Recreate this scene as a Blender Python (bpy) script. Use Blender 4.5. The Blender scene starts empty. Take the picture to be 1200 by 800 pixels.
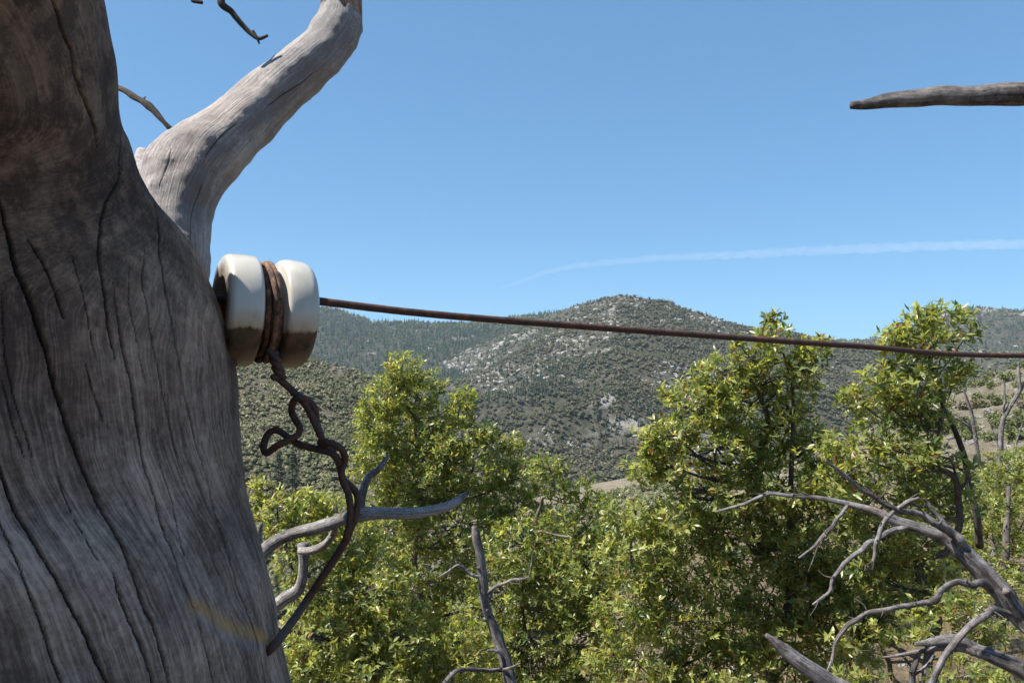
import bpy, math, random
import numpy as np
from mathutils import Vector
from mathutils.bvhtree import BVHTree

# ------------------------------------------------------------------ camera, world, sun
sc = bpy.context.scene
F, HY = 933.3, 440.0                       # focal length in photo pixels (1200 wide), row of the true horizon
TH = math.atan((HY - 400) / F)
cam = bpy.data.objects.new('camera', bpy.data.cameras.new('camera'))
sc.collection.objects.link(cam)
cam.data.sensor_width = 36; cam.data.lens = 36 * F / 1200
cam.data.clip_start = 0.02; cam.data.clip_end = 60000
cam.rotation_euler = (math.pi / 2 + TH, 0, 0)
sc.camera = cam
SUN = Vector((-0.54, -0.15, 0.80)).normalized()
world = bpy.data.worlds.new('World'); sc.world = world; world.use_nodes = True
wn = world.node_tree
sky = wn.nodes.new('ShaderNodeTexSky'); sky.sky_type = 'NISHITA'; sky.sun_disc = False
sky.sun_elevation = math.asin(SUN.z); sky.sun_rotation = math.atan2(SUN.x, SUN.y)
sky.altitude = 2200; sky.air_density = 1.0; sky.dust_density = 0.15; sky.ozone_density = 1.6
bg = wn.nodes['Background']; bg.inputs['Strength'].default_value = 0.113
tint = wn.nodes.new('ShaderNodeMix'); tint.data_type = 'RGBA'; tint.blend_type = 'MULTIPLY'; tint.inputs[0].default_value = 1.0
tint.inputs[7].default_value = (0.58, 1.0, 1.36, 1)   # the clear mountain sky is a shade more cyan than the model's
gam = wn.nodes.new('ShaderNodeGamma'); gam.inputs[1].default_value = 0.52      # clear dry air: the horizon is not much brighter than the zenith
wn.links.new(sky.outputs[0], gam.inputs[0]); wn.links.new(gam.outputs[0], tint.inputs[6]); wn.links.new(tint.outputs[2], bg.inputs[0])
sl = bpy.data.lights.new('sun', 'SUN'); sl.energy = 4.8; sl.angle = math.radians(0.53); sl.color = (1.0, 0.955, 0.88)
so = bpy.data.objects.new('sun', sl); sc.collection.objects.link(so)
so.rotation_euler = SUN.to_track_quat('Z', 'Y').to_euler()
sc.view_settings.view_transform = 'Standard'; sc.view_settings.look = 'None'
sc.view_settings.exposure = 1.22; sc.view_settings.gamma = 1
sc.cycles.max_bounces = 6; sc.cycles.volume_bounces = 1
sc.cycles.transparent_max_bounces = 8

# ------------------------------------------------------------------ helpers
rng = np.random.default_rng(7); random.seed(7)

def P(px, py, d):
    """world point on the ray of photo pixel (px, py) at depth d metres."""
    x = (np.asarray(px, float) - 600) / F * d; zc = (400 - np.asarray(py, float)) / F * d
    return np.stack(np.broadcast_arrays(x, d * math.cos(TH) - zc * math.sin(TH), d * math.sin(TH) + zc * math.cos(TH)), -1)

def lum(n):  # integer hash to 0..1
    n = n.astype(np.uint32)
    n = (n ^ 61) ^ (n >> 16); n = n * np.uint32(9); n = n ^ (n >> 4)
    n = n * np.uint32(0x27d4eb2d); n = n ^ (n >> 15)
    return n.astype(np.float64) / 4294967295.0

def vnoise(p):
    p = np.asarray(p, float)
    if p.ndim == 1: return vnoise(p[None])[0]
    i = np.floor(p).astype(np.int64); f = p - i; f = f * f * (3 - 2 * f)
    out = 0
    for dx in (0, 1):
        for dy in (0, 1):
            for dz in (0, 1):
                h = ((i[..., 0] + dx) * 73856093) ^ ((i[..., 1] + dy) * 19349663) ^ ((i[..., 2] + dz) * 83492791)
                w = (f[..., 0] if dx else 1 - f[..., 0]) * (f[..., 1] if dy else 1 - f[..., 1]) * (f[..., 2] if dz else 1 - f[..., 2])
                out = out + w * lum(h & 0xffffffff)
    return out

def fbm(p, oct=4, seed=0.0):
    p = np.asarray(p, float) + seed * 17.31; a, s, t = 0.5, 0.0, 0.0
    for k in range(oct):
        s = s + a * vnoise(p); t += a; a *= 0.5; p = p * 2.03 + 11.7
    return s / t - 0.5

def mesh_np(name, V, Fc, smooth=False, attrs=None):
    """mesh from numpy arrays; Fc is (n,3) or (n,4) or a list of such."""
    me = bpy.data.meshes.new(name)
    Fl = Fc if isinstance(Fc, list) else [Fc]
    Fl = [np.asarray(f, np.int32) for f in Fl if len(f)]
    V = np.asarray(V, np.float32)
    me.vertices.add(len(V)); me.vertices.foreach_set('co', V.ravel())
    idx = np.concatenate([f.ravel() for f in Fl]); cnt = np.concatenate([np.full(len(f), f.shape[1], np.int32) for f in Fl])
    st = np.concatenate([[0], np.cumsum(cnt)[:-1]]).astype(np.int32)
    me.loops.add(len(idx)); me.loops.foreach_set('vertex_index', idx)
    me.polygons.add(len(cnt)); me.polygons.foreach_set('loop_start', st); me.polygons.foreach_set('loop_total', cnt)
    me.polygons.foreach_set('use_smooth', np.full(len(cnt), smooth))
    for k, a in (attrs or {}).items():
        a = np.asarray(a, np.float32)
        if a.ndim == 1:
            at = me.attributes.new(k, 'FLOAT', 'POINT'); at.data.foreach_set('value', a)
        else:
            at = me.attributes.new(k, 'FLOAT_VECTOR', 'POINT'); at.data.foreach_set('vector', a[:, :3].ravel())
    me.update(calc_edges=True); me.validate()
    return me

def link(name, me, mat=None, parent=None):
    o = bpy.data.objects.new(name, me); sc.collection.objects.link(o)
    if mat is not None and not me.materials: me.materials.append(mat)
    if parent is not None: o.parent = parent
    return o

def tag(o, label, cat, group=None, kind=None):
    o['label'] = label
    if cat: o['category'] = cat
    if group: o['group'] = group
    if kind: o['kind'] = kind
    return o

def thing(name, label, cat, loc=(0, 0, 0), group=None):
    o = bpy.data.objects.new(name, None); sc.collection.objects.link(o); o.location = loc; o.empty_display_size = 0.1
    return tag(o, label, cat, group)

def copy_tree(o, parent=None):
    c = o.copy(); sc.collection.objects.link(c)
    if parent is not None: c.parent = parent
    for ch in [x for x in bpy.data.objects if x.parent == o]: copy_tree(ch, c)
    return c

def spline(pts, rad, step):
    """Catmull-Rom through pts (n,3) with radii, resampled about every step metres."""
    pts = np.asarray(pts, float); rad = np.asarray(rad, float)
    q = np.vstack([2 * pts[0] - pts[1], pts, 2 * pts[-1] - pts[-2]]); out, ro = [], []
    for i in range(len(pts) - 1):
        a, b, c, d = q[i:i + 4]; n = max(2, int(np.linalg.norm(c - b) / step))
        for t in np.arange(n) / n:
            out.append(0.5 * (2 * b + (c - a) * t + (2 * a - 5 * b + 4 * c - d) * t * t + (3 * b - a - 3 * c + d) * t ** 3))
            ro.append(rad[i] * (1 - t) + rad[i + 1] * t)
    out.append(pts[-1]); ro.append(rad[-1])
    return np.array(out), np.array(ro)

def frames(C):
    T = np.gradient(C, axis=0); T /= np.linalg.norm(T, axis=1)[:, None] + 1e-12
    N = np.zeros_like(T); a = np.array([0.0, 0, 1]) if abs(T[0, 2]) < .9 else np.array([1.0, 0, 0])
    n = a - T[0] * (a @ T[0]); N[0] = n / np.linalg.norm(n)
    for i in range(1, len(T)):
        n = N[i - 1] - T[i] * (N[i - 1] @ T[i]); N[i] = n / (np.linalg.norm(n) + 1e-12)
    return T, N, np.cross(T, N)

def tube(pts, rad, sides=10, step=None, rough=0.0, freq=60, seed=0, dim=0.0, s0=0.0, cap=True):
    """tapered noisy tube; returns V, F(quads), gc (grain coordinates)."""
    pts = np.asarray(pts, float)
    C, R = spline(pts, rad, step or max(float(np.mean(rad)) * 1.2, 1e-3))
    T, N, B = frames(C); n = len(C); th = np.arange(sides) / sides * 2 * math.pi
    S = np.concatenate([[0], np.cumsum(np.linalg.norm(np.diff(C, axis=0), axis=1))]) + s0
    dirs = N[:, None, :] * np.cos(th)[None, :, None] + B[:, None, :] * np.sin(th)[None, :, None]
    V = C[:, None, :] + dirs * R[:, None, None]
    if rough:
        g = np.stack([np.cos(th)[None] * R[:, None], np.sin(th)[None] * R[:, None], np.broadcast_to(S[:, None] * .35, (n, sides))], -1)
        dn = fbm(g * freq, 3, seed) * 2 + fbm(g * np.array([4, 4, .3]) * freq, 2, seed + 3) * .5
        V = C[:, None, :] + dirs * (R[:, None, None] * (1 + rough * dn[..., None]))
    gc = np.stack([np.cos(th)[None] * R[:, None], np.sin(th)[None] * R[:, None], np.broadcast_to(S[:, None], (n, sides))], -1) + seed * 3.7
    V = V.reshape(-1, 3); gc = gc.reshape(-1, 3)
    i = np.arange(n - 1)[:, None] * sides; j = np.arange(sides)[None]; k = (j + 1) % sides
    Q = np.stack([i + j, i + k, i + sides + k, i + sides + j], -1).reshape(-1, 4)
    Fl = Q
    if cap:
        V = np.vstack([V, C[0] - T[0] * R[0] * .3, C[-1] + T[-1] * R[-1] * .5]); gc = np.vstack([gc, gc[0], gc[-1]])
        jj = np.arange(sides); kk = (jj + 1) % sides; a, b = len(V) - 2, len(V) - 1; L = (n - 1) * sides
        tri = np.vstack([np.stack([kk, jj, np.full(sides, a)], -1), np.stack([L + jj, L + kk, np.full(sides, b)], -1)])
        Fl = [Q, tri]
    return V, Fl, gc

class Join:
    def __init__(s): s.V, s.Q, s.T, s.A, s.n = [], [], [], [], 0
    def add(s, V, Fl, gc=None):
        for f in (Fl if isinstance(Fl, list) else [Fl]):
            (s.Q if f.shape[1] == 4 else s.T).append(f + s.n)
        s.V.append(V); s.A.append(gc if gc is not None else V); s.n += len(V)
    def mesh(s, name, smooth=True, attr='gc'):
        Fl = []
        if s.Q: Fl.append(np.vstack(s.Q))
        if s.T: Fl.append(np.vstack(s.T))
        return mesh_np(name, np.vstack(s.V), Fl, smooth, {attr: np.vstack(s.A)})

# ---- node material helper
class M:
    def __init__(s, name):
        s.m = bpy.data.materials.new(name); s.m.use_nodes = True; s.t = s.m.node_tree
        s.b = s.t.nodes['Principled BSDF']; s.out = s.t.nodes['Material Output']
    def n(s, typ, **kw):
        nd = s.t.nodes.new('ShaderNode' + typ)
        for k, v in kw.items():
            if hasattr(nd, k): setattr(nd, k, v)
        return nd
    def put(s, sock, v):
        if isinstance(v, bpy.types.NodeSocket): s.t.links.new(v, sock)
        elif hasattr(sock.default_value, '__len__') and not hasattr(v, '__len__'): sock.default_value = (v, v, v)
        elif hasattr(sock.default_value, '__len__') and len(sock.default_value) == 4 and len(v) == 3: sock.default_value = (*v, 1)
        else: sock.default_value = v
    def attr(s, name, out='Vector'):
        nd = s.n('Attribute'); nd.attribute_name = name; return nd.outputs[out]
    def vmul(s, v, xyz):
        nd = s.n('VectorMath', operation='MULTIPLY'); s.put(nd.inputs[0], v); s.put(nd.inputs[1], xyz); return nd.outputs[0]
    def vadd(s, v, w):
        nd = s.n('VectorMath', operation='ADD'); s.put(nd.inputs[0], v); s.put(nd.inputs[1], w); return nd.outputs[0]
    def math(s, op, a, b=0.0, c=None):
        nd = s.n('Math', operation=op); s.put(nd.inputs[0], a); s.put(nd.inputs[1], b)
        if c is not None: s.put(nd.inputs[2], c)
        return nd.outputs[0]
    def noise(s, vec, scale, detail=4, rough=.55, dist=0.0):
        nd = s.n('TexNoise'); s.put(nd.inputs['Vector'], vec)
        nd.inputs['Scale'].default_value = scale; nd.inputs['Detail'].default_value = detail
        nd.inputs['Roughness'].default_value = rough; nd.inputs['Distortion'].default_value = dist
        return nd.outputs[0]
    def ramp(s, v, *stops):
        nd = s.n('ValToRGB'); s.put(nd.inputs[0], v); e = nd.color_ramp.elements
        while len(e) < len(stops): e.new(0.5)
        for el, (p, c) in zip(e, stops):
            el.position = p; el.color = (c, c, c, 1) if not hasattr(c, '__len__') else (*c, 1)
        return nd.outputs[0]
    def mix(s, f, a, b, bt='MIX'):
        nd = s.n('Mix', data_type='RGBA', blend_type=bt); s.put(nd.inputs[0], f); s.put(nd.inputs[6], a); s.put(nd.inputs[7], b); return nd.outputs[2]
    def bump(s, h, strength, dist, prev=None):
        nd = s.n('Bump'); s.put(nd.inputs['Height'], h); nd.inputs['Strength'].default_value = strength; nd.inputs['Distance'].default_value = dist
        if prev is not None: s.put(nd.inputs['Normal'], prev)
        return nd.outputs[0]
    def set(s, **kw):
        for k, v in kw.items(): s.put(s.b.inputs[k.replace('_', ' ')], v)
        return s

def wood_material(name, lo, hi, brown, brown_amt, hero=False, k=1.0):
    m = M(name); gc = m.attr('gc')
    pos = m.n('TexCoord').outputs['Object']
    wob = m.vmul(m.noise(pos, 14 * k, 3), (0.010 / k,) * 3)
    g = m.vadd(gc, wob)
    g1 = m.vmul(g, (1, 1, .05)); g2 = m.vmul(g, (1, 1, .022))
    broad = m.noise(g1, 42 * k, 5, .6); fib = m.noise(g2, 560 * k, 6, .75); blot = m.noise(pos, 17 * k, 8, .68); big = m.noise(pos, 5 * k, 4, .6)
    fine = m.noise(pos, 260 * k, 4, .7)
    v = m.math('ADD', m.math('MULTIPLY', broad, .34), m.math('MULTIPLY', fib, .44))
    v = m.math('ADD', v, m.math('MULTIPLY', blot, .32)); v = m.math('ADD', v, m.math('MULTIPLY', fine, .18))
    col = m.ramp(v, (.58, lo), (.66, [a * .6 + b * .4 for a, b in zip(lo, hi)]), (.75, hi))
    if hero:
        wa = m.attr('warm', 'Fac')
        bf = m.math('ADD', m.math('MULTIPLY', m.ramp(big, (.45, 0), (.7, 1)), brown_amt), wa)
        col = m.mix(m.math('MULTIPLY', m.attr('pale', 'Fac'), .85), col, m.mix(.30, m.mix(1.0, col, (1.0, 1.22, 1.42), 'MULTIPLY'), (.60, .59, .60)))
        col = m.mix(m.math('MINIMUM', bf, .8), col, m.mix(.45, m.mix(1.0, col, (1.35, .98, .72), 'MULTIPLY'), m.ramp(blot, (.40, (.05, .036, .028)), (.60, (.52, .39, .28)))))
        b2 = m.noise(pos, 60, 8, .74)
        col = m.mix(m.math('MULTIPLY', m.math('MINIMUM', wa, 1.0), m.ramp(b2, (.45, .65), (.56, 0))), col, (.045, .030, .022))
        soot = m.math('MULTIPLY', m.attr('soot', 'Fac'), m.ramp(blot, (.36, 0), (.56, 1)))
        col = m.mix(m.math('MULTIPLY', soot, .5), col, (.022, .017, .014))
    else:
        bf = m.math('MULTIPLY', m.ramp(big, (.42, 0), (.66, 1)), brown_amt)
        col = m.mix(bf, col, m.mix(1.0, col, brown, 'MULTIPLY'))
    # hairline checks that follow the grain
    ck = m.noise(m.vmul(g, (1, 1, .010)), 70 * k, 1, .4)
    line = m.math('SUBTRACT', 1.0, m.math('MULTIPLY', m.math('ABSOLUTE', m.math('SUBTRACT', ck, .5)), 90))
    line = m.math('MAXIMUM', line, 0.0)
    line = m.math('MULTIPLY', line, m.ramp(m.noise(g1, 14 * k, 2), (.48, 0), (.60, 1)))
    col = m.mix(m.math('MULTIPLY', line, .0 if hero else .85), col, (.04, .032, .028))
    if hero:
        cr = m.attr('crack', 'Fac')
        col = m.mix(cr, col, (.012, .010, .009))
        ru = m.attr('rub', 'Fac'); rb = m.attr('light_streak_blue', 'Fac')  # orange and bluish streak of reflected light, painted into the wood colour
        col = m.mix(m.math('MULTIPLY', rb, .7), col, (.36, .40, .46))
        col = m.mix(m.math('MULTIPLY', m.math('MULTIPLY', ru, m.ramp(fib, (.36, .35), (.58, 1))), .9), col, (.62, .36, .11))  # orange part of the painted light streak
    b = m.bump(m.math('SUBTRACT', m.math('ADD', m.math('MULTIPLY', fib, .8), m.math('MULTIPLY', broad, .7)), m.math('MULTIPLY', line, .0 if hero else .8)), .8, .006 / k)
    b = m.bump(blot, .35, .006 / k, b); b = m.bump(fine, .3, .001 / k, b)
    m.set(Base_Color=col, Roughness=.82, Normal=b); m.b.inputs['Specular IOR Level'].default_value = .25
    return m.m

wood_hero = wood_material('weathered_grey_wood', (.125, .086, .066), (.58, .445, .360), (.80, .62, .46), .35, True)
wood_pale = wood_material('sunbleached_branch_wood', (.042, .037, .037), (.33, .315, .32), (.80, .68, .58), .7, k=1.7)
wood_dark = wood_material('dark_twig_bark', (.028, .022, .018), (.15, .12, .10), (.8, .62, .5), .5)
wood_bleached = wood_material('bleached_branch_wood', (.085, .078, .075), (.56, .535, .525), (.82, .72, .62), .55, k=1.7)
bark_oak = wood_material('oak_bark', (.05, .042, .036), (.21, .185, .165), (.8, .7, .6), .4, k=.5)

def rust_material():
    m = M('rusted_wire'); p = m.n('TexCoord').outputs['Object']
    a = m.noise(p, 170, 6, .7); b = m.noise(p, 900, 4, .7)
    c = m.ramp(a, (.36, (.018, .011, .010)), (.52, (.055, .024, .016)), (.70, (.13, .052, .026)))
    c = m.mix(m.math('MULTIPLY', m.ramp(b, (.5, 0), (.7, 1)), .4), c, (.20, .10, .06))
    m.set(Base_Color=c, Roughness=m.ramp(a, (.3, .45), (.7, .85)), Metallic=.15, Normal=m.bump(m.math('ADD', a, b), .6, .0007))
    return m.m
rust = rust_material()

def rust_bright_material():
    m = M('flaking_orange_rust'); p = m.n('TexCoord').outputs['Object']
    a = m.noise(p, 140, 7, .75); b = m.noise(p, 1100, 4, .7)
    c = m.ramp(a, (.38, (.025, .014, .010)), (.50, (.12, .055, .028)), (.64, (.30, .17, .09)))
    m.set(Base_Color=c, Roughness=.8, Normal=m.bump(m.math('ADD', a, b), .8, .001))
    return m.m
rust_bright = rust_bright_material()

def porcelain_material():
    m = M('glazed_porcelain'); tc = m.n('TexCoord').outputs['Object']
    sp = m.n('SeparateXYZ'); m.put(sp.inputs[0], tc)
    x, y, z = sp.outputs
    r = m.math('SQRT', m.math('ADD', m.math('MULTIPLY', y, y), m.math('MULTIPLY', z, z)))
    n1 = m.noise(m.vmul(tc, (1, 1, .5)), 110, 4, .6); n2 = m.noise(tc, 380, 5, .7); n3 = m.noise(tc, 36, 3, .5)
    white = m.mix(m.ramp(n3, (.35, 0), (.65, 1)), (.50, .475, .42), (.40, .375, .325))
    # specks of grit and rust runs
    white = m.mix(m.math('MULTIPLY', m.ramp(n2, (.66, 0), (.74, 1)), .45), white, (.12, .08, .05))
    zz = m.math('ADD', z, m.math('MULTIPLY', m.math('SUBTRACT', n1, .5), .010))
    drip = m.noise(m.vmul(tc, (1, 1, .12)), 190, 3, .6)
    halo = m.ramp(m.math('MULTIPLY', m.math('SUBTRACT', m.math('ADD', zz, .0150), m.math('MULTIPLY', m.ramp(drip, (.5, 0), (.75, 1)), .008)), 90), (.0, 1), (.85, 0))
    white = m.mix(m.math('MULTIPLY', halo, .6), white, (.36, .23, .10))
    dark = m.mix(m.ramp(n1, (.35, 0), (.7, 1)), (.018, .011, .008), (.105, .062, .032))
    low = m.ramp(m.math('MULTIPLY', m.math('ADD', z, .036), 60), (.0, 1), (.7, 0))
    dark = m.mix(m.math('MULTIPLY', low, .55), dark, (.17, .115, .062))
    f = m.ramp(m.math('MULTIPLY', m.math('ADD', zz, .0150), 400), (.0, 1), (1.0, 0))
    c = m.mix(f, white, dark)
    # rust washed out of the groove and of the bolt hole
    ring = m.ramp(m.math('MULTIPLY', m.math('ADD', r, m.math('MULTIPLY', n1, .006)), 25), (.74, 1), (.90, 0))
    c = m.mix(m.math('MULTIPLY', ring, m.ramp(n3, (.3, .35), (.6, .95))), c, (.20, .105, .04))
    m.set(Base_Color=c, Roughness=m.mix(f, (.22,) * 3, (.42,) * 3), Normal=m.bump(n2, .12, .0006))
    m.b.inputs['Coat Weight'].default_value = .25; m.b.inputs['Coat Roughness'].default_value = .12
    return m.m
porcelain = porcelain_material()

def leaf_material(name, gloss=.33, trans=.48):
    m = M(name); c = m.attr('lc', 'Vector')
    p = m.n('TexCoord').outputs['Object']
    c2 = m.mix(m.math('MULTIPLY', m.noise(p, 60, 3), .35), c, m.mix(1.0, c, (.55, .55, .5), 'MULTIPLY'))
    m.set(Base_Color=c2, Roughness=gloss); m.b.inputs['Specular IOR Level'].default_value = .5
    tr = m.n('BsdfTranslucent'); m.put(tr.inputs[0], m.mix(1.0, c, (1.9, 1.75, .75), 'MULTIPLY'))
    mx = m.n('MixShader'); mx.inputs[0].default_value = trans
    m.t.links.new(m.b.outputs[0], mx.inputs[1]); m.t.links.new(tr.outputs[0], mx.inputs[2]); m.t.links.new(mx.outputs[0], m.out.inputs[0])
    return m.m
leafm = leaf_material('oak_leaf')

def far_foliage_material():
    m = M('distant_foliage'); m.set(Base_Color=m.attr('lc'), Roughness=.8); m.b.inputs['Specular IOR Level'].default_value = .2
    return m.m
farm = far_foliage_material()

def soil_material(name, scale, c1, c2, c3, rockc=None, rmask=(.58, .64)):
    m = M(name); p = m.n('TexCoord').outputs['Object']
    a = m.noise(p, .9 * scale, 8, .65); b = m.noise(p, .12 * scale, 5, .6); d = m.noise(p, 7 * scale, 6, .7)
    col = m.ramp(a, (.35, c1), (.52, c2), (.68, c3))
    col = m.mix(m.math('MULTIPLY', m.ramp(d, (.4, 0), (.65, 1)), .45), col, m.mix(1.0, col, (.45, .42, .38), 'MULTIPLY'))
    if rockc is not None:
        col = m.mix(m.ramp(b, (rmask[0], 0), (rmask[1], 1)), col, m.mix(m.ramp(d, (.4, 0), (.6, 1)), rockc, m.mix(1.0, rockc, (.6, .6, .6), 'MULTIPLY')))
    m.set(Base_Color=col, Roughness=.95, Normal=m.bump(m.math('ADD', a, d), .9, 1.0 / scale)); m.b.inputs['Specular IOR Level'].default_value = .1
    return m.m
soil_near = soil_material('dry_hillside_soil', 1.6, (.21, .155, .105), (.35, .265, .18), (.46, .37, .26))
soil_mid = soil_material('tan_slope_soil', .25, (.29, .24, .16), (.41, .35, .245), (.49, .45, .35))
soil_far = soil_material('mountain_soil', .12, (.065, .066, .044), (.115, .11, .078), (.20, .185, .145), (.44, .42, .39), (.59, .68))
soil_forest = soil_material('forest_floor', .12, (.045, .052, .030), (.075, .078, .05), (.12, .115, .085), (.36, .34, .31), (.60, .70))
soil_hill = soil_material('brushy_hill_soil', .3, (.10, .09, .06), (.17, .15, .105), (.27, .235, .175))
rockm = soil_material('granite_rock', .25, (.36, .34, .31), (.50, .475, .44), (.62, .595, .56))

# ------------------------------------------------------------------ terrain
def near_z(x, y):
    x = np.asarray(x, float); y = np.asarray(y, float)
    w = 1 / (1 + np.exp(-(x - 1.3 - .12 * np.clip(y - 6, 0, 200)) / (1.0 + .05 * np.abs(y))))
    right = -1.5 - .135 * y
    left = -1.5 - .33 * y - .0012 * np.clip(y - 10, 0, 500) ** 2
    z = right * w + left * (1 - w)
    z = z + .12 * fbm(np.stack([x * .5, y * .5, x * 0], -1), 4) * np.clip(np.abs(y) * .2, .3, 6)
    return z
nx = np.concatenate([-np.geomspace(90, 8, 30), np.linspace(-7.8, 14, 150), np.geomspace(14.3, 120, 36)])
ny = np.concatenate([np.linspace(-12, 0, 14)[:-1], np.linspace(0, 26, 150), np.geomspace(26.5, 150, 46)])
X, Y = np.meshgrid(nx, ny); Z = near_z(X, Y)
def grid_faces(nr, ncol):
    i = np.arange(nr - 1)[:, None] * ncol + np.arange(ncol - 1)[None]
    return np.stack([i, i + 1, i + ncol + 1, i + ncol], -1).reshape(-1, 4)
tag(link('ground', mesh_np('ground', np.stack([X, Y, Z], -1).reshape(-1, 3), grid_faces(*X.shape), True), soil_near),
    'steep dry hillside under the oaks with tan soil', None, kind='structure')
g = 3290
vf = mesh_np('valley_floor', [(-g, -g, -125), (g, -g, -125), (g, g, -125), (-g, g, -125)], np.array([[0, 1, 2, 3]]))
tag(link('valley_floor', vf, soil_far), 'floor of the wooded valley below the hills', None, kind='structure')

class Layer:
    """A ridge: crest given as (photo x, photo y, depth); slope runs down towards the viewer to a base (photo y, depth)."""
    def __init__(s, name, crest, base, amp, wl, label, mat, seed, gull=1.0, power=1.0, nu=240, nt=80, back=.35):
        c = np.array(crest, float); b = np.array(base, float)
        u = np.linspace(c[0, 0], c[-1, 0], nu)
        cy, cd = np.interp(u, c[:, 0], c[:, 1]), np.interp(u, c[:, 0], c[:, 2])
        ker = np.ones(5) / 5
        by, bd = np.interp(u, b[:, 0], b[:, 1]), np.interp(u, b[:, 0], b[:, 2])
        t = np.linspace(-.25, 1, nt)[:, None]
        crestP, baseP = P(u, cy, cd), P(u, by, bd)
        tt = np.clip(t, 0, 1)
        XY = crestP[None, :, :2] * (1 - t[..., None]) + baseP[None, :, :2] * t[..., None]
        h = crestP[None, :, 2] - baseP[None, :, 2]
        Zz = baseP[None, :, 2] + h * (1 - tt) ** power
        Zz = Zz - np.clip(-t, 0, 1) * h * back * 4
        w = np.stack([XY[..., 0] / wl, XY[..., 1] / wl, 0 * XY[..., 0]], -1)
        n1 = fbm(w, 5, seed); rid = 1 - np.abs(fbm(w * 1.3, 3, seed + 5)) * 4
        fade = np.clip(tt * 4, .10, 1)
        Zz = Zz + amp * fade * (n1 * 1.6 + gull * (rid - .6) * .8)
        s.V = np.stack([XY[..., 0], XY[..., 1], Zz], -1); s.nt, s.nu = nt, nu
        s.o = tag(link(name, mesh_np(name, s.V.reshape(-1, 3), grid_faces(nt, nu)[:, ::-1], True), mat), label, None, kind='structure')
    def sample(s, n, t0=0.0, px=(-60, 1290)):
        V = s.V; a = V[:-1, :-1]; e1 = V[1:, :-1] - a; e2 = V[:-1, 1:] - a
        ar = np.linalg.norm(np.cross(e1, e2), axis=-1)
        tt = np.linspace(-.25, 1, s.nt)[:-1]
        ar[tt < t0] = 0
        pp = 600 + F * a[..., 0] / np.maximum(a[..., 1], 1)
        ar[(pp < px[0]) | (pp > px[1])] = 0
        ar /= np.maximum(a[..., 1], 1) ** .6
        c = np.cumsum(ar.ravel()); k = np.searchsorted(c, rng.random(n) * c[-1])
        i, j = np.unravel_index(k, ar.shape); f, g = rng.random((2, n))
        return (V[i, j] * ((1 - f) * (1 - g))[:, None] + V[i + 1, j] * (f * (1 - g))[:, None] + V[i, j + 1] * ((1 - f) * g)[:, None] + V[i + 1, j + 1] * (f * g)[:, None])

LA = Layer('far_mountain', [(-400, 400, 2300), (0, 340, 2300), (250, 346, 2300), (340, 352, 2300), (372, 359, 2300), (400, 364, 2280), (425, 373, 2250), (440, 377, 2250), (480, 379, 2250), (560, 379, 2250), (600, 374, 2250), (640, 368, 2200), (700, 366, 2150), (800, 380, 2150), (1000, 420, 2150)],
           [(-400, 520, 1000), (300, 520, 1100), (600, 520, 1150), (1000, 520, 1150)], 55, 330, 'far blue-green forested ridge at the left', soil_forest, 1)
LD = Layer('rocky_mountain', [(820, 405, 2150), (900, 395, 2150), (950, 397, 2150), (1000, 399, 2150), (1035, 394, 2100), (1060, 385, 2100), (1085, 374, 2100), (1110, 364, 2100), (1135, 359, 2100), (1160, 361, 2100), (1200, 364, 2100), (1300, 372, 2100), (1600, 420, 2100)],
           [(820, 520, 1100), (1200, 530, 1000), (1600, 540, 1000)], 50, 260, 'far rocky blue-grey mountain at the right edge', soil_far, 2)
LB = Layer('rocky_spur', [(330, 500, 1600), (420, 462, 1650), (470, 442, 1700), (520, 420, 1720), (560, 402, 1740), (600, 386, 1750), (640, 370, 1760), (665, 361, 1750), (690, 353, 1740), (740, 350, 1740), (900, 400, 1700)],
           [(330, 560, 900), (600, 560, 950), (900, 560, 950)], 42, 230, 'bluish rocky spur running down left from the peak', soil_far, 3)
LC = Layer('mountain', [(430, 560, 800), (480, 510, 900), (520, 472, 1000), (560, 442, 1080), (600, 415, 1150), (640, 392, 1220), (670, 370, 1270), (690, 356, 1290), (705, 349, 1300), (725, 345, 1300), (742, 347, 1300), (760, 350, 1300), (785, 353, 1300), (800, 360, 1300), (830, 368, 1300), (850, 376, 1300), (880, 384, 1300), (920, 389, 1280), (960, 397, 1250), (1000, 405, 1250), (1060, 418, 1200), (1140, 440, 1100), (1300, 470, 1000)],
           [(430, 610, 520), (600, 620, 520), (800, 620, 520), (1300, 620, 520)], 34, 190, 'main rounded mountain with pale outcrops and dark trees', soil_far, 4, power=1.1)
LE = Layer('hill', [(-300, 380, 430), (100, 396, 440), (300, 412, 450), (340, 416, 450), (370, 421, 450), (400, 428, 450), (430, 440, 440), (460, 456, 430), (500, 480, 420), (560, 520, 400), (640, 575, 380), (760, 650, 350)],
           [(-300, 760, 170), (300, 740, 180), (500, 740, 180), (760, 760, 200)], 9, 75, 'brushy rounded hill behind the insulator', soil_hill, 5)
LG = Layer('foothill', [(520, 660, 300), (600, 615, 300), (650, 596, 300), (700, 582, 310), (760, 568, 320), (830, 556, 320), (900, 545, 320), (1000, 545, 300), (1100, 560, 260), (1300, 580, 240)],
           [(520, 760, 150), (800, 720, 150), (1300, 700, 140)], 5, 50, 'low tan foothill with pale green shrubs in the valley', soil_mid, 6)
LF = Layer('slope', [(930, 570, 130), (1000, 518, 145), (1040, 496, 155), (1080, 477, 165), (1110, 463, 170), (1140, 450, 175), (1170, 438, 178), (1200, 425, 180), (1260, 405, 180), (1500, 380, 180)],
           [(930, 660, 60), (1060, 620, 62), (1200, 600, 62), (1500, 600, 62)], 2.2, 30, 'tan hillside slope dotted with shrubs at the right edge', soil_mid, 7)

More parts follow.
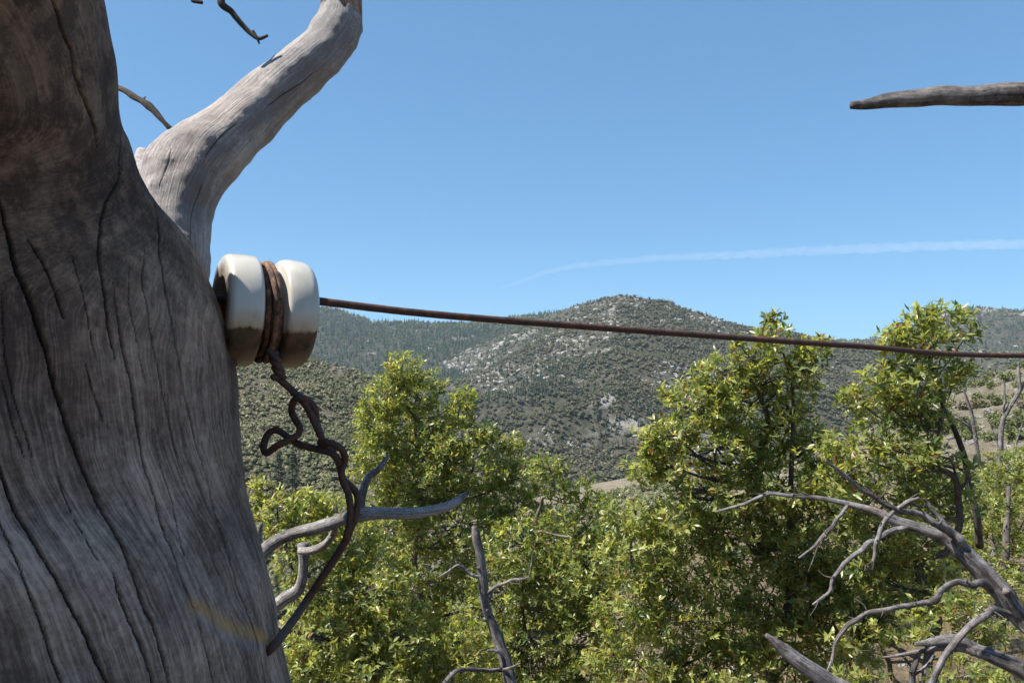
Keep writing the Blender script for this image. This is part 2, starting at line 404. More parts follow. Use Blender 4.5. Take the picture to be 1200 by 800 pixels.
# ------------------------------------------------------------------ far vegetation
def clump_proto(kind, r, nf):
    """unit-high tree from many small facets over a low core; returns V, T"""
    V, T = [], []
    def tri(c, a, b): k = len(V); V.extend([c, a, b]); T.append((k, k + 1, k + 2))
    if kind == 'conifer':
        for k in range(7):
            a0, a1 = k / 7 * 6.283, (k + 1) / 7 * 6.283
            tri((0, 0, .95), (.13 * math.cos(a0), .13 * math.sin(a0), .1), (.13 * math.cos(a1), .13 * math.sin(a1), .1))
        for k in range(nf):
            z = r.uniform(.12, .97); R = (.24 * (1 - z) ** .8 + .015) * r.uniform(.6, 1.25); a = r.uniform(0, 6.283); w = .16 * (1.15 - z)
            c = np.array([.3 * R * math.cos(a), .3 * R * math.sin(a), z + .05]); e = np.array([R * math.cos(a), R * math.sin(a), z - .05])
            s_ = np.array([-math.sin(a), math.cos(a), 0]) * w
            tri(tuple(c), tuple(e - s_ + r.normal(0, .01, 3)), tuple(e + s_))
    else:
        for k in range(6):
            a0, a1 = k / 6 * 6.283, (k + 1) / 6 * 6.283
            for z, zz in ((.8, .42), (.1, .42)):
                tri((0, 0, z), (.34 * math.cos(a0), .34 * math.sin(a0), zz), (.34 * math.cos(a1), .34 * math.sin(a1), zz))
        lob = [(r.normal(0, .17, 3) * [1, 1, .5] + [0, 0, .5], r.uniform(.2, .34)) for _ in range(6)]
        for k in range(nf):
            c0, rr = lob[r.integers(6)]; n = r.normal(0, 1, 3); n[2] = n[2] * .8 + .25; n /= np.linalg.norm(n)
            c = c0 + n * rr * r.uniform(.8, 1.05); t = np.cross(n, r.normal(0, 1, 3)); t /= np.linalg.norm(t); b = np.cross(n, t); s_ = r.uniform(.07, .16)
            nn = n * s_ * r.uniform(-.5, .5)
            tri(tuple(c + t * s_ + nn), tuple(c - t * s_ * .6 + b * s_ * .9), tuple(c - t * s_ * .6 - b * s_ * .9))
    return np.array(V), np.array(T)

PR = {k: [clump_proto(k, rng, n) for _ in range(6)] for k, n in (('conifer', 16), ('bush', 19))}
PRF = {k: [clump_proto(k, rng, n) for _ in range(6)] for k, n in (('conifer', 12), ('bush', 15))}
def scatter_mesh(name, pts, kinds, height, colors, squash=None, protos=None):
    Vs, Ts, Cs, n = [], [], [], 0
    pick = rng.integers(0, 6, len(pts)); th = rng.uniform(0, 6.283, len(pts))
    for kname in ('conifer', 'bush'):
        for v in range(6):
            m = (kinds == kname) & (pick == v)
            if not m.any(): continue
            pv, pt = (protos or PR)[kname][v]; p = pts[m]; a = th[m]; h = height[m]
            w = h * (1.0 if kname == 'conifer' else (1.1 if squash is None else squash)) * rng.uniform(.8, 1.25, len(p))
            x = pv[None, :, 0] * np.cos(a)[:, None] - pv[None, :, 1] * np.sin(a)[:, None]
            y = pv[None, :, 0] * np.sin(a)[:, None] + pv[None, :, 1] * np.cos(a)[:, None]
            V = np.stack([x * w[:, None] + p[:, None, 0], y * w[:, None] + p[:, None, 1], (pv[None, :, 2] - .06) * h[:, None] + p[:, None, 2]], -1)
            T = pt[None] + (np.arange(len(p)) * len(pv))[:, None, None] + n
            c = colors[m][:, None, :] * (1 + rng.uniform(-.28, .28, (len(p), len(pv) // 3)).repeat(3, 1)[..., None])
            Vs.append(V.reshape(-1, 3)); Ts.append(T.reshape(-1, 3)); Cs.append(c.reshape(-1, 3)); n += len(p) * len(pv)
    return mesh_np(name, np.vstack(Vs), np.vstack(Ts), False, {'lc': np.vstack(Cs)})

def rock_proto(r):
    t = (1 + 5 ** .5) / 2
    v = np.array([(-1, t, 0), (1, t, 0), (-1, -t, 0), (1, -t, 0), (0, -1, t), (0, 1, t), (0, -1, -t), (0, 1, -t), (t, 0, -1), (t, 0, 1), (-t, 0, -1), (-t, 0, 1)], float) / 1.9
    f = np.array([(0, 11, 5), (0, 5, 1), (0, 1, 7), (0, 7, 10), (0, 10, 11), (1, 5, 9), (5, 11, 4), (11, 10, 2), (10, 7, 6), (7, 1, 8), (3, 9, 4), (3, 4, 2), (3, 2, 6), (3, 6, 8), (3, 8, 9), (4, 9, 5), (2, 4, 11), (6, 2, 10), (8, 6, 7), (9, 8, 1)])
    v = v * r.uniform(.6, 1.2, (12, 1)); return v, f
RP = [rock_proto(rng) for _ in range(8)]
def rocks_mesh(name, pts, size, mat=None):
    Vs, Ts, n = [], [], 0
    pick = rng.integers(0, 8, len(pts))
    for v in range(8):
        m = pick == v
        if not m.any(): continue
        pv, pt = RP[v]; p = pts[m]; s_ = size[m]; a = rng.uniform(0, 6.283, len(p)); sc3 = rng.uniform(.6, 1.3, (len(p), 3)) * [1, 1, .7]
        q = pv[None] * sc3[:, None] * s_[:, None, None]
        V = np.stack([q[..., 0] * np.cos(a)[:, None] - q[..., 1] * np.sin(a)[:, None], q[..., 0] * np.sin(a)[:, None] + q[..., 1] * np.cos(a)[:, None], q[..., 2]], -1) + p[:, None]
        Vs.append(V.reshape(-1, 3)); Ts.append((pt[None] + (np.arange(len(p)) * 12)[:, None, None] + n).reshape(-1, 3)); n += len(p) * 12
    return mesh_np(name, np.vstack(Vs), np.vstack(Ts), False)

CON = np.array([.030, .046, .026]); OAK = np.array([.095, .108, .045]); DRY = np.array([.150, .130, .080]); GRY = np.array([.12, .12, .10])
def forest(layer, name, label, n, hrange, conf, rockn, rsize, rthr, seed, wl, px=(-60, 1290), pal=None, rlabel=None, dense=.35):
    p = layer.sample(n, -.03, px); w = np.stack([p[:, 0] / wl, p[:, 1] / wl, p[:, 2] / wl], -1)
    rk = fbm(w * [1, 1, 2.2], 4, seed)
    op = fbm(w * 2.7, 3, seed + 2)
    keep = ((rk < rthr + .02) | (rng.random(n) < .25)) & (rng.random(n) < np.clip(.85 + op * 2.2, .3, 1))
    p, w2, rk2 = p[keep], w[keep], rk[keep]; m = len(p)
    cf = fbm(w2 * .8, 3, seed + 9) + rng.normal(0, .12, m)
    kinds = np.where(cf > .12 - conf * .4, 'conifer', 'bush')
    h = rng.uniform(*hrange, m) * np.where(kinds == 'conifer', 1.2, .88)
    pal = pal or (CON, OAK, DRY)
    mixv = np.clip(rng.random(m) * .8 + fbm(w2, 3, seed + 4) * 1.2, 0, 1)[:, None]
    col = np.where((kinds == 'conifer')[:, None], pal[0] * (1 + .5 * mixv), pal[1] * (1 - mixv) + pal[2] * mixv) * rng.uniform(.7, 1.25, (m, 1))
    tag(link(name, scatter_mesh(name, p, kinds, h, col, protos=PRF if hrange[0] > 3 else PR), farm), label, name.replace('_', ' '), kind='stuff')
    if rockn:
        q = layer.sample(rockn * 7, 0.0, px); wq = np.stack([q[:, 0] / wl, q[:, 1] / wl, q[:, 2] / wl], -1)
        v = fbm(wq * [1, 1, 2.2], 4, seed); q = q[(v > rthr) | (rng.random(len(q)) < .015)][:rockn]
        tag(link('rock_outcrops', rocks_mesh('rock_outcrops', q, np.minimum(rng.gamma(2.2, rsize / 2.2, len(q)), rsize * 2.2)), rockm), rlabel, 'rocks', kind='stuff')

forest(LA, 'far_forest', 'dense dark conifer forest over the far left ridge', 16000, (9, 14), .6, 700, 3.0, .17, 11, 260, (180, 720), (CON * 1.1, OAK * .7, OAK), 'pale rocks scattered on the far left ridge', .6)
forest(LD, 'far_woodland', 'sparse trees over the far right rocky mountain', 8500, (6, 11), .15, 2600, 3.0, .09, 12, 180, (800, 1290), (CON * 1.1, OAK * .7, OAK), 'grey granite outcrops on the far right mountain', .5)
forest(LB, 'spur_woodland', 'trees among rocks on the bluish spur left of the peak', 9500, (5.5, 9), .0, 2200, 2.6, .07, 13, 150, (330, 760), (CON, OAK * .6, OAK * .8), 'broken pale granite on the spur left of the peak', .5)
forest(LC, 'mountain_woodland', 'dark oaks and pines covering the main mountain', 32000, (3.8, 8.2), -.15, 3100, 1.8, .12, 14, 120, (380, 1290), (CON * .9, OAK * .50, DRY * .62), 'white granite outcrops across the main mountain', .5)
forest(LE, 'hill_brush', 'thick olive brush covering the hill behind the insulator', 14500, (1.2, 3.8), -1.2, 700, .7, .20, 15, 60, (235, 780), (CON * 1.4, OAK * .85, DRY * 1.15), 'small pale rocks between the brush on the near hill', .5)
forest(LG, 'foothill_brush', 'pale green low brush on the valley foothill', 6000, (1.5, 3.2), -1.2, 300, .5, .15, 16, 40, (500, 1290), (OAK, OAK * 1.4, DRY * 1.2), 'pale stones on the valley foothill', .4)

# shrubs that can be told apart on the right-hand slope: each one a thing, a few shapes shared
def shrub_mesh(r, n=420):
    V, T, C = [], [], []
    lob = [(r.normal(0, .26, 3) * [1, 1, .35] + [0, 0, .42], r.uniform(.26, .42)) for _ in range(9)]
    base = OAK * np.array([1.15, 1.15, 1.0]) * r.uniform(.75, 1.15) if r.random() < .75 else DRY * 1.0
    for k in range(n):
        c0, rr = lob[r.integers(9)]; d = r.normal(0, 1, 3); d /= np.linalg.norm(d)
        c = c0 + d * rr * r.uniform(.6, 1.05); c[2] = max(c[2], .02)
        t = r.normal(0, 1, 3); t /= np.linalg.norm(t); b = np.cross(t, r.normal(0, 1, 3)); b /= np.linalg.norm(b); s_ = r.uniform(.05, .11)
        k0 = len(V); V += [c + t * s_, c - t * s_ * .5 + b * s_ * .8, c - t * s_ * .5 - b * s_ * .8]; T.append((k0, k0 + 1, k0 + 2))
        C += [base * r.uniform(.6, 1.4)] * 3
    return mesh_np('shrub', np.array(V), np.array(T), False, {'lc': np.array(C)})
SH = [shrub_mesh(rng) for _ in range(8)]
for me in SH: me.materials.append(farm)
def place_shrubs(layer, n, hr, px, label, group, t0=0.0, name='shrub'):
    pts = layer.sample(n * 3, t0, px); got = []
    for q in pts:
        if len(got) >= n: break
        if all((q[0] - a[0]) ** 2 + (q[1] - a[1]) ** 2 > (hr[0] * .8) ** 2 for a in got):
            got.append(q)
            o = bpy.data.objects.new(name, SH[rng.integers(8)]); sc.collection.objects.link(o)
            h = rng.uniform(*hr); o.location = (q[0], q[1], q[2] - .1 * h); o.scale = (h * 1.25, h * 1.25, h); o.rotation_euler = (0, 0, rng.uniform(0, 6.28))
            tag(o, label, 'shrub', group)
place_shrubs(LF, 150, (.9, 2.4), (1000, 1280), 'olive green shrub on the tan hillside at the right', 'shrubs dotted over the tan slope', -.02)
place_shrubs(LG, 240, (1.6, 4.2), (600, 900), 'pale green shrub on the foothill in the valley', 'shrubs on the valley foothill')
tag(link('slope_stones', rocks_mesh('slope_stones', LF.sample(900, 0, (1000, 1280)), rng.gamma(1.6, .16, 900)), rockm), 'small pale stones lying over the tan slope', 'stones', kind='stuff')

# two dark conifers low on the near hill, right of the trunk
def conifer(px, py, d, h, label):
    r = rng; V, T, C = [], [], []
    for k in range(900):
        z = r.uniform(.06, 1) ; R = (.24 * (1 - z) ** .85 + .01) * r.uniform(.35, 1.15); a = r.uniform(0, 6.283)
        c = np.array([R * math.cos(a), R * math.sin(a), z - R * .25]); o_ = np.array([math.cos(a), math.sin(a), -.15]); s_ = np.array([-math.sin(a), math.cos(a), r.uniform(-.4, .4)])
        L = r.uniform(.03, .06); k0 = len(V); V += [c - o_ * L, c + o_ * L + s_ * L * .5, c + o_ * L - s_ * L * .5]; T.append((k0, k0 + 1, k0 + 2))
        C += [CON * r.uniform(.8, 1.5)] * 3
    root = thing('conifer_tree', label, 'tree', P(px, py, d), 'dark conifers low on the hill')
    cr = link('crown', mesh_np('crown', np.array(V) * h, np.array(T), False, {'lc': np.array(C)}), farm, root)
    v, f, gc = tube([(0, 0, -.5), (0, 0, h * .5), (0, 0, h * .95)], [.2, .12, .03], 6); J = Join(); J.add(v, f, gc)
    link('trunk', J.mesh('trunk'), bark_oak, root)
conifer(326, 566, 265, 10, 'dark pointed conifer on the near hill, the left one of a close pair')
conifer(343, 570, 258, 11.5, 'dark pointed conifer on the near hill, the right one of a close pair')

# ------------------------------------------------------------------ the big weathered tree
def ax(px, py, d, R):
    """axis point of a limb whose right-hand silhouette is at (px,py,d) with radius R"""
    T = P(px, py, d); v = np.array([T[0], T[1]]); v /= np.linalg.norm(v)
    return np.array([T[0] - R * v[1], T[1] + R * v[0] * 1.0, T[2]]), R
def chain_edge(l): a = [ax(*q) for q in l]; return np.array([q[0] for q in a]), np.array([q[1] for q in a])
def chain_px(l): return np.array([P(a, b, c) for a, b, c, r in l]), np.array([r * c / F for a, b, c, r in l])
trunkC = chain_edge([(364, 960, .51, .26), (336, 830, .52, .235), (325, 760, .525, .23), (308, 700, .532, .222), (297, 640, .54, .215), (287, 570, .545, .21), (281, 500, .55, .205), (268, 452, .555, .194), (228, 412, .575, .165), (165, 378, .600, .135), (115, 345, .615, .115), (90, 318, .62, .11), (80, 296, .625, .11), (85, 258, .625, .115), (128, 210, .62, .122), (132, 161, .62, .118), (121, 131, .62, .11), (105, 112, .62, .10), (90, 98, .62, .07)])
frontC = chain_edge([(120, 300, .535, .085), (131, 250, .515, .10), (139, 205, .495, .105), (143, 170, .48, .105), (141, 130, .465, .105), (136, 90, .45, .104), (128, 50, .438, .103), (118, 0, .425, .102), (100, -70, .40, .10), (70, -200, .36, .095)])
forkC = chain_px([(100, 500, .62, 30), (160, 420, .74, 34), (190, 370, .80, 38), (202, 335, .83, 40), (207, 300, .85, 40), (210, 255, .86, 39), (221, 214, .87, 41), (244, 181, .88, 42), (276, 150, .90, 38), (309, 121, .92, 34), (343, 91, .93, 30.5), (373, 65, .94, 29), (393, 40, .95, 30), (400, 22, .955, 25), (399, 4, .96, 22), (398, -25, .97, 21), (394, -90, 1.0, 20), (380, -230, 1.05, 18)])
shoulderC = chain_px([(190, 330, .83, 36), (190, 260, .85, 31), (192, 207, .865, 27), (207, 178, .87, 23), (232, 168, .88, 20)])
nubC = chain_px([(178, 240, .90, 20), (171, 205, .91, 15), (168, 182, .92, 9)])
knotC = (np.array([P(88, 235, .50), P(80, 262, .50)]), np.array([.05, .055]))

def capsule_sdf(Pt, a, b, ra, rb):
    ba = b - a; t = np.clip(((Pt - a) @ ba) / (ba @ ba), 0, 1)
    return np.linalg.norm(Pt - a - t[..., None] * ba, axis=-1) - (ra + (rb - ra) * t), t

H = .0066
lo = np.array([-.80, .16, -.36]); hi = np.array([-.10, 1.14, .50])
dims = np.ceil((hi - lo) / H).astype(int)
KS = 75.0
def bones(ch, k, sm=.03):
    C, R = spline(ch[0], ch[1], sm); return [(C[i], C[i + 1], R[i], R[i + 1], k) for i in range(len(C) - 1)]
groups = [bones(trunkC, KS, .06), bones(frontC, KS, .05), bones(forkC, 130., .03), bones(shoulderC, 130., .03), bones(nubC, 130., .03)]
def group_field(shape_pts_fn):
    pass
acc = np.full(dims, 1.0, np.float32)
def smin(a, b, k):
    h = np.clip(.5 + .5 * (b - a) / k, 0, 1); return b * (1 - h) + a * h - k * h * (1 - h)
for gi, (bs, kk) in enumerate(zip(groups, (.0, .035, .014, .02, .012))):
    gfield = np.full(dims, 1.0, np.float32)
    for (a, b, ra, rb, _) in bs:
        m = .09; l0 = np.minimum(a, b) - max(ra, rb) - m; h0 = np.maximum(a, b) + max(ra, rb) + m
        i0 = np.clip(((l0 - lo) / H).astype(int), 0, dims); i1 = np.clip(((h0 - lo) / H).astype(int) + 1, 0, dims)
        if (i1 <= i0).any(): continue
        gx = [lo[q] + H * np.arange(i0[q], i1[q]) for q in range(3)]
        ba = b - a; L2 = ba @ ba
        dx = (gx[0] - a[0])[:, None, None].astype(np.float32); dy = (gx[1] - a[1])[None, :, None].astype(np.float32); dz = (gx[2] - a[2])[None, None, :].astype(np.float32)
        t = np.clip((dx * ba[0] + dy * ba[1] + dz * ba[2]) / L2, 0, 1).astype(np.float32)
        d = np.sqrt((dx - t * ba[0]) ** 2 + (dy - t * ba[1]) ** 2 + (dz - t * ba[2]) ** 2) - (ra + (rb - ra) * t)
        sl_ = tuple(slice(i0[q], i1[q]) for q in range(3))
        gfield[sl_] = np.minimum(gfield[sl_], d)
    acc = gfield if kk == 0 else smin(acc, gfield, kk).astype(np.float32)
# surface nets
S = acc < 0
nx_, ny_, nz_ = dims
cnt = np.zeros((nx_ - 1, ny_ - 1, nz_ - 1), np.int8)
for dx in (0, 1):
    for dy in (0, 1):
        for dz in (0, 1): cnt += S[dx:nx_ - 1 + dx, dy:ny_ - 1 + dy, dz:nz_ - 1 + dz]
ci = np.argwhere((cnt > 0) & (cnt < 8))
cid = np.full((nx_ - 1, ny_ - 1, nz_ - 1), -1, np.int32); cid[tuple(ci.T)] = np.arange(len(ci))
ps = np.zeros((len(ci), 3)); pc = np.zeros(len(ci))
corn = [(i, j, k) for i in (0, 1) for j in (0, 1) for k in (0, 1)]
for a in corn:
    for q in range(3):
        if a[q] == 0:
            b = list(a); b[q] = 1
            va = acc[tuple((ci + a).T)]; vb = acc[tuple((ci + b).T)]; m = (va < 0) != (vb < 0)
            t = va[m] / (va[m] - vb[m]); e = np.zeros(3); e[q] = 1
            ps[m] += np.array(a) + t[:, None] * e; pc[m] += 1
V0 = lo + H * (ci + ps / pc[:, None])
Fq = []
for q in range(3):
    sa = [slice(1, -1)] * 3; sa[q] = slice(0, -1); sb = list(sa); sb[q] = slice(1, None)
    A, B = S[tuple(sa)], S[tuple(sb)]; e = np.argwhere(A != B)
    if not len(e): continue
    inside = A[tuple(e.T)]; off = np.ones(3, int); off[q] = 0; g0 = e + off
    r1, r2 = (q + 1) % 3, (q + 2) % 3; u1 = np.zeros(3, int); u1[r1] = 1; u2 = np.zeros(3, int); u2[r2] = 1
    quad = np.stack([cid[tuple((g0 - u1 - u2).T)], cid[tuple((g0 - u2).T)], cid[tuple(g0.T)], cid[tuple((g0 - u1).T)]], -1)
    quad[~inside] = quad[~inside][:, ::-1]; Fq.append(quad)
Fq = np.vstack(Fq); Fq = Fq[(Fq >= 0).all(1)]
# relax a little, then one smooth subdivision
def laplace(V, Fc, it, lam):
    n = len(V); ed = np.vstack([Fc[:, [i, (i + 1) % 4]] for i in range(4)])
    for _ in range(it):
        s_ = np.zeros_like(V); c = np.bincount(ed[:, 0], minlength=n) + np.bincount(ed[:, 1], minlength=n)
        for q in range(3):
            s_[:, q] = np.bincount(ed[:, 0], V[ed[:, 1], q], n) + np.bincount(ed[:, 1], V[ed[:, 0], q], n)
        V = V + lam * (s_ / np.maximum(c, 1)[:, None] - V)
    return V
V0 = laplace(V0, Fq, 3, .5)
bvh0 = BVHTree.FromPolygons([tuple(v) for v in V0], [tuple(f) for f in Fq])
def hit(px, py):
    d = Vector(P(px, py, 1.0)).normalized(); r = bvh0.ray_cast(Vector((0, 0, 0)), d)
    return None if r[0] is None else np.array(r[0])
tmp = bpy.data.objects.new('tmp', mesh_np('tmp', V0, Fq, True)); sc.collection.objects.link(tmp)
md = tmp.modifiers.new('s', 'SUBSURF'); md.levels = 1; md.render_levels = 1
me = bpy.data.meshes.new_from_object(tmp.evaluated_get(bpy.context.evaluated_depsgraph_get()))
bpy.data.objects.remove(tmp)
V1 = np.zeros(len(me.vertices) * 3, np.float32); me.vertices.foreach_get('co', V1); V1 = V1.reshape(-1, 3).astype(float)
Q1 = np.zeros(len(me.polygons) * 4, np.int32); me.polygons.foreach_get('vertices', Q1); Q1 = Q1.reshape(-1, 4)
bpy.data.meshes.remove(me)

CR = [([(186, 222), (190, 205), (196, 190), (200, 174)], 2.2), ([(238, 190), (246, 174), (260, 158), (280, 143)], 2.2), ([(222, 290), (226, 250), (236, 215)], 1.8), ([(310, 128), (330, 112), (352, 98), (368, 84)], 2.0),  # drying cracks: list of (photo x, y), width px
 ([(-12, 215), (0, 245), (14, 310), (27, 343), (41, 382), (52, 412), (60, 440), (71, 472), (80, 500), (96, 541), (116, 590), (139, 639), (157, 687), (176, 736), (195, 800), (205, 840)], 4.2),
 ([(55, -15), (60, 0), (71, 34), (84, 60), (86, 86), (97, 120), (107, 157), (109, 176)], 3.6),
 ([(141, 150), (137, 188), (139, 212), (124, 236), (114, 262), (112, 300), (118, 346), (125, 390), (133, 426)], 3.2),
 ([(129, 330), (132, 362), (140, 404), (150, 450), (158, 500), (169, 549), (184, 597), (202, 650), (221, 706), (240, 762), (252, 810)], 2.6),
 ([(170, 280), (165, 335), (170, 384), (179, 434), (190, 478), (204, 530), (214, 575)], 1.8),
 ([(176, 215), (184, 250), (187, 280), (190, 335), (197, 382), (206, 434), (221, 500), (240, 567), (259, 635), (277, 687), (300, 762), (311, 800), (320, 840)], 2.8),
 ([(223, 354), (234, 390), (245, 434), (259, 500), (277, 556), (292, 612), (300, 669), (311, 725), (326, 792)], 2.2),
 ([(-8, 520), (0, 549), (22, 605), (49, 650), (75, 695), (101, 744), (124, 796), (140, 840)], 3.0),
 ([(-5, 600), (22, 665), (45, 717), (67, 777), (80, 820)], 2.2), ([(127, 672), (146, 721), (169, 777), (180, 820)], 3.2),
 ([(64, 549), (90, 616), (112, 661)], 1.6), ([(27, 280), (47, 310), (60, 346), (73, 379)], 2.6), ([(77, 288), (91, 340), (102, 387), (110, 423)], 1.6),
 ([(96, 423), (107, 459), (121, 497)], 2.0), ([(0, 346), (5, 423), (22, 489), (40, 540)], 1.6), ([(150, 300), (147, 350), (157, 410), (166, 450)], 1.4),
 ([(176, 500), (190, 560), (206, 610), (215, 660)], 1.6), ([(0, 440), (15, 500), (30, 540)], 1.5)]
Wd = {}
crack = np.zeros(len(V1)); depth = np.zeros(len(V1))
def resample_hits(pl, step=5):
    pl = np.array(pl, float); s_ = np.concatenate([[0], np.cumsum(np.linalg.norm(np.diff(pl, axis=0), axis=1))]); t = np.arange(0, s_[-1], step)
    out = []
    for k, (x, y) in enumerate(zip(np.interp(t, s_, pl[:, 0]), np.interp(t, s_, pl[:, 1]))):
        jig = .5 * math.sin(t[k] * .09 + pl[0, 0]) + .35 * math.sin(t[k] * .31 + pl[0, 1])
        h = hit(x + jig, y)
        if h is not None: out.append((h, t[k] / s_[-1]))
    return out
CH = [(resample_hits(pl), w) for pl, w in CR]
def crack_field(V):
    c = np.zeros(len(V)); dp = np.zeros(len(V)); front = np.where((V[:, 1] < 1.0) & (V[:, 0] > -.5))[0]; Vf = V[front]
    for hs, w in CH:
        for (a, ta), (b, tb) in zip(hs[:-1], hs[1:]):
            if np.linalg.norm(a - b) > .03: continue
            m = (np.abs(Vf - (a + b) / 2) < .02).all(1); ids = front[m]
            if not len(ids): continue
            d, _ = capsule_sdf(V[ids], a, b, 0, 0)
            ww = w * .5 / F * .46 * (.8 if w > 2.5 else .6) * min(1, 5 * min(ta, 1 - ta) + .35)
            val = np.clip(1 - (d - ww * .7) / (ww * 1.0), 0, 1)
            c[ids] = np.maximum(c[ids], val); dp[ids] = np.maximum(dp[ids], val * ww * 4.0)
    return c, dp
# triangulate and refine near cracks twice
T1 = np.vstack([Q1[:, [0, 1, 2]], Q1[:, [0, 2, 3]]])
hp = np.vstack([np.array([h for h, _ in hs]) for hs, _ in CH if len(hs)])
def near_cracks(V, Tt, rad):
    cen = V[Tt].mean(1); key = np.floor(hp / .004).astype(int); ks = set()
    for k in key:
        for dx in (-1, 0, 1):
            for dy in (-1, 0, 1):
                for dz in (-1, 0, 1): ks.add((k[0] + dx) * 1000003 + (k[1] + dy) * 1009 + k[2] + dz)
    ck = np.floor(cen / .004).astype(int); return np.isin(ck[:, 0] * 1000003 + ck[:, 1] * 1009 + ck[:, 2], np.fromiter(ks, np.int64))
def refine(V, Tt, m):
    A = Tt[m]; e = np.sort(np.vstack([A[:, [0, 1]], A[:, [1, 2]], A[:, [2, 0]]]), 1)
    u, inv = np.unique(e, axis=0, return_inverse=True); inv = inv.ravel(); n = len(A); mid = len(V) + inv
    V = np.vstack([V, (V[u[:, 0]] + V[u[:, 1]]) / 2]); a, b, c = A.T; ab, bc, ca = mid[:n], mid[n:2 * n], mid[2 * n:]
    new = np.vstack([np.stack(q, -1) for q in ((a, ab, ca), (ab, b, bc), (ca, bc, c), (ab, bc, ca))])
    return V, np.vstack([Tt[~m], new])
mk = near_cracks(V1, T1, 0)
V2, T2 = refine(V1, T1, mk)
V2, T2 = refine(V2, T2, near_cracks(V2, T2, 0))
# vertex normals
def vnormals(V, T):
    n = np.cross(V[T[:, 1]] - V[T[:, 0]], V[T[:, 2]] - V[T[:, 0]]); N = np.zeros_like(V)
    for q in range(3):
        for k in range(3): N[:, k] += np.bincount(T[:, q], n[:, k], len(V))
    return N / (np.linalg.norm(N, axis=1)[:, None] + 1e-12)
N2 = vnormals(V2, T2)
crack, dp = crack_field(V2)
# grain coordinates: cross-section position in a carried frame plus length along the limb
def grain(V):
    num = np.zeros_like(V); den = np.zeros(len(V)); fr = np.zeros(len(V)); fk = np.zeros(len(V))
    specs = [(trunkC, 0.0, 42, 'trunk'), (frontC, 1.0, 42, 'front'), (forkC, 1.0, 60, 'fork')]
    for (ch, s0, kk, nm) in specs:
        rref = {'trunk': .19, 'front': .10, 'fork': .036}[nm]
        C, R = spline(ch[0], ch[1], .03); T, N, B = frames(C)
        if nm != 'trunk':   # align the frame with the trunk's
            pass
        Sx = np.concatenate([[0], np.cumsum(np.linalg.norm(np.diff(C, axis=0), axis=1))])
        best = np.full(len(V), 9.); g = np.zeros_like(V); gw = np.zeros(len(V))
        for ps_ in (0, 1):
            for i in range(len(C) - 1):
                m = np.where((np.abs(V - (C[i] + C[i + 1]) / 2) < R[i] + .10).all(1))[0]
                if not len(m): continue
                d, t = capsule_sdf(V[m], C[i], C[i + 1], R[i], R[i + 1])
                if ps_ == 0: best[m] = np.minimum(best[m], d); continue
                seg = C[i + 1] - C[i]; tu = ((V[m] - C[i]) @ seg) / (seg @ seg); L = np.linalg.norm(seg)
                wt = np.exp(-np.maximum(0, np.abs(tu - .5) - .5) * 1.2) + 1e-9; wt *= np.exp(-(d - best[m]) * 60)
                rel = V[m] - (C[i] + tu[:, None] * seg)
                pa, pb = rel @ N[i], rel @ B[i]; rho = np.hypot(pa, pb) + 1e-6; tw_ = 1.4 * (Sx[i] + tu * L) * (nm != 'fork'); pa, pb = pa * np.cos(tw_) - pb * np.sin(tw_), pa * np.sin(tw_) + pb * np.cos(tw_); rr = rref * (.9 + .1 * np.clip(rho / (R[i] + 1e-6), 0, 2))
                g[m] += wt[:, None] * np.stack([pa / rho * rr, pb / rho * rr, Sx[i] + tu * L], -1); gw[m] += wt
        g /= np.maximum(gw, 1e-9)[:, None]
        w = np.exp(-np.clip(best, -.02, 1) * kk * 2) * (best < 8)
        num += g * w[:, None]; den += w
        if nm == 'front': fr = w.copy()
        if nm == 'fork': fk = w.copy()
    return num / np.maximum(den, 1e-9)[:, None], fr / np.maximum(den, 1e-9), fk / np.maximum(den, 1e-9)
gcoord, wfront, wfork = grain(V2)
rel = fbm(gcoord * np.array([55, 55, 4]), 3, 2) * .0016 + fbm(V2 * 14, 3, 5) * .012 * (1 - wfork * .6) + fbm(gcoord * np.array([170, 170, 9]) + fbm(V2 * 20, 2, 4)[:, None], 3, 8) * .0009
rel = rel * (1 - .55 * wfork) + wfork * (fbm(V2 * 26, 3, 21) * .010 + fbm(V2 * 90, 3, 22) * .0022)
V2 = V2 + N2 * (rel - dp)[:, None]
def line_dist(V, pl, step=4):
    hs = [h for h, _ in resample_hits(pl, step)]; d = np.full(len(V), 9.)
    for a, b in zip(hs[:-1], hs[1:]):
        m = np.where((np.abs(V - (a + b) / 2) < .03).all(1))[0]
        if len(m): q, _ = capsule_sdf(V[m], a, b, 0, 0); d[m] = np.minimum(d[m], q)
    return d
rd = line_dist(V2, [(222, 709), (240, 718), (258, 731), (278, 740), (300, 744), (314, 749)]); jn = fbm(V2 * 160, 3, 3) * .004  # course of the reflected-light streak painted on the trunk, orange part
rub = np.clip(1.35 - (rd + jn) / .0045, 0, 1)  # mask of the orange part of the painted light streak
rd2 = line_dist(V2, [(228, 722), (246, 733), (264, 745), (284, 754), (306, 761)])  # bluish lower edge of the same painted light streak
streak_blue = np.clip(1.1 - (rd2 + jn) / .0042, 0, 1) * .8
d1 = np.linalg.norm((V2 - P(55, 130, .40)) / np.array([.16, .25, .13]), axis=1)
warm = np.clip(np.clip(1.4 - d1, 0, 1) * .9 + wfront * .25, 0, 1) * (1 - wfork)
soot = np.clip(1.25 - np.linalg.norm((V2 - P(75, 110, .40)) / np.array([.10, .25, .09]), axis=1), 0, 1) * 1.0 + wfork * .12
tree = thing('dead_tree', 'large weathered grey trunk filling the left edge and holding the insulator', 'tree', (float(trunkC[0][0, 0]), float(trunkC[0][0, 1]), float(near_z(trunkC[0][0, 0], trunkC[0][0, 1]))))
TL = np.array(tree.location)
